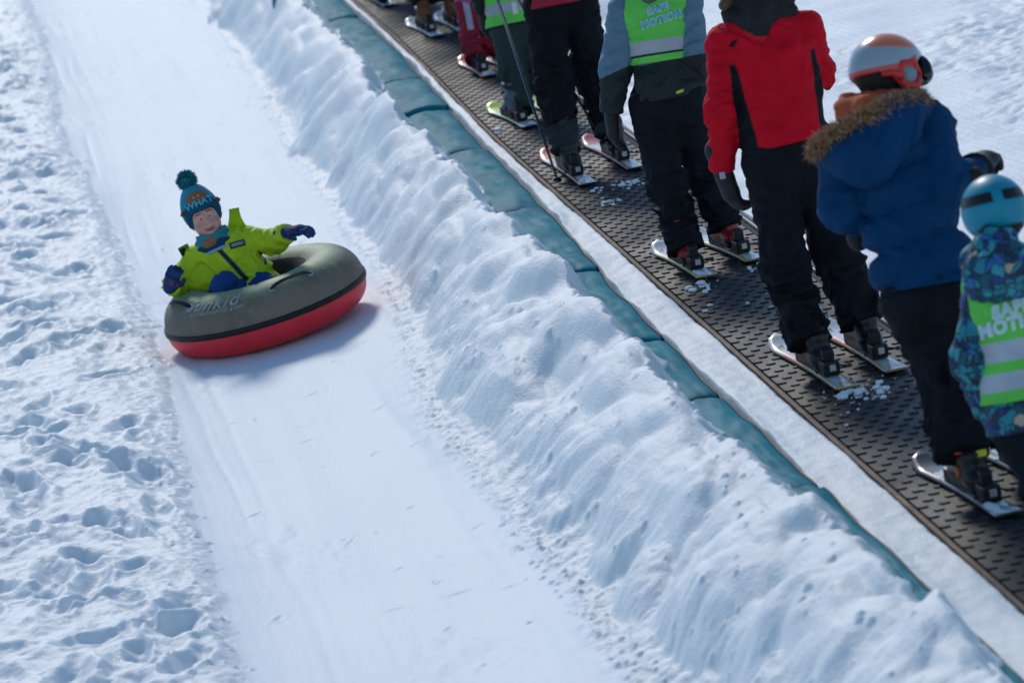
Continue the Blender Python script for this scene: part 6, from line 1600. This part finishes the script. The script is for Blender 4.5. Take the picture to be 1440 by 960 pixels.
    make_glove(j['wrR'] - (np.array(j['haR']) - j['wrR']) * 0.1, j['haR'], F_ + R_ * 0.3, R_, gm, root, 0.80, 1.0, res=0.0036, attrs=dict(red=red, lightk=lightk), spread=0.2, ext=0.015)
M['boot_black_plain'] = cloth('black_snow_boot', (0.012, 0.012, 0.014), rough=0.6, bump=0.2)
boy()

# ------------------------------------------------------------------ crumbs of snow dropped on the belt
def belt_snow():
    rg = np.random.default_rng(77); V = []; Fc = []
    spots = [(1215, 549, 0.055, 46), (1200, 556, 0.04, 20), (888, 258, 0.05, 26), (858, 284, 0.035, 16), (980, 403, 0.045, 18), (1072, 376, 0.03, 10), (840, 268, 0.03, 8), (1235, 560, 0.03, 8), (700, 190, 0.04, 8), (1050, 420, 0.12, 8), (960, 340, 0.10, 7), (1330, 640, 0.14, 10), (1150, 590, 0.12, 8), (760, 205, 0.10, 8)]
    for px, py, spread, n in spots:
        d = ray(px, py); tt = -((CAM @ N) - 0.004) / (d @ N); c = CAM + d * tt; s0, t0 = c @ B, c @ C
        for k in range(int(n * 1.4)):
            s, t = s0 + rg.normal(0, spread * 1.5), t0 + rg.normal(0, spread); r = 0.003 + 0.014 * rg.random() ** 3 * min(1, 0.06 / spread + 0.3)
            if not 0.01 < t - float(drift(s)) < 0.55: continue
            bm = bmesh.new(); bmesh.ops.create_icosphere(bm, subdivisions=2, radius=1)
            o = len(V); sc_ = rg.uniform(0.7, 1.5, 3) * np.array([1.2, 1.0, 0.55])
            for v in bm.verts:
                p = np.array(v.co); p = p * (1 + 0.35 * float(noise3(p * 1.7 + k * 3.3, 5)))
                V.append(G(s, t, 0.003) + (B * p[0] * sc_[0] + C * p[1] * sc_[1] + N * (p[2] + 0.4) * sc_[2]) * r)
            bm.verts.index_update(); Fc += [tuple(v.index + o for v in f.verts) for f in bm.faces]; bm.free()
    o = mesh_obj('snow_crumbs', V, Fc, M['snow_loose'], loc=G(0, 0.3, 0))
    tag(o, 'loose crumbs of snow dropped on the black conveyor belt', 'snow', kind='stuff')
belt_snow()

# ------------------------------------------------------------------ camera, sun, sky
cd = bpy.data.cameras.new('camera'); co = bpy.data.objects.new('camera', cd); COL.objects.link(co)
xc = CR * R_ - SR * U_; yc = SR * R_ + CR * U_; zc = -F_
co.matrix_world = Matrix(((xc[0], yc[0], zc[0], CAM[0]), (xc[1], yc[1], zc[1], CAM[1]), (xc[2], yc[2], zc[2], CAM[2]), (0, 0, 0, 1)))
cd.sensor_width = 36; cd.lens = F / 1440 * 36; cd.clip_start = 0.1; cd.clip_end = 2000
cd.dof.use_dof = True; cd.dof.focus_distance = 18.8; cd.dof.aperture_fstop = 4.5
scene.camera = co

SUN_EL, SUN_AZ = math.radians(43), math.radians(-10)            # azimuth from +Y (away from the camera), positive to the right
sd = np.array([math.sin(SUN_AZ) * math.cos(SUN_EL), math.cos(SUN_AZ) * math.cos(SUN_EL), math.sin(SUN_EL)])
ld = bpy.data.lights.new('sun', 'SUN'); lo = bpy.data.objects.new('sun', ld); COL.objects.link(lo)
ld.energy = 2.15; ld.angle = math.radians(10); ld.color = (1.0, 0.94, 0.86)
lo.rotation_euler = Vector(sd).to_track_quat('Z', 'Y').to_euler(); lo.location = (0, 0, 30)
wd = bpy.data.worlds.new('World'); scene.world = wd; wd.use_nodes = True
nt = wd.node_tree; sk = nt.nodes.new('ShaderNodeTexSky'); sk.sky_type = 'NISHITA'; sk.sun_disc = False
sk.sun_elevation = SUN_EL; sk.sun_rotation = SUN_AZ; sk.altitude = 900; sk.air_density = 1.0; sk.dust_density = 0.6; sk.ozone_density = 1.2
hz = nt.nodes.new('ShaderNodeMix'); hz.data_type = 'RGBA'; hz.blend_type = 'MULTIPLY'; hz.inputs['Factor'].default_value = 1.0; hz.inputs[7].default_value = (0.86, 1.0, 1.03, 1)
nt.links.new(sk.outputs['Color'], hz.inputs[6]); nt.links.new(hz.outputs[2], nt.nodes['Background'].inputs['Color']); nt.nodes['Background'].inputs['Strength'].default_value = 0.145
scene.view_settings.view_transform = 'Standard'; scene.view_settings.look = 'None'
scene.view_settings.exposure = -0.08; scene.view_settings.gamma = 1.0; scene.view_settings.use_curve_mapping = False
scene.render.engine = 'CYCLES'
scene.cycles.max_bounces = 6; scene.cycles.use_denoising = True
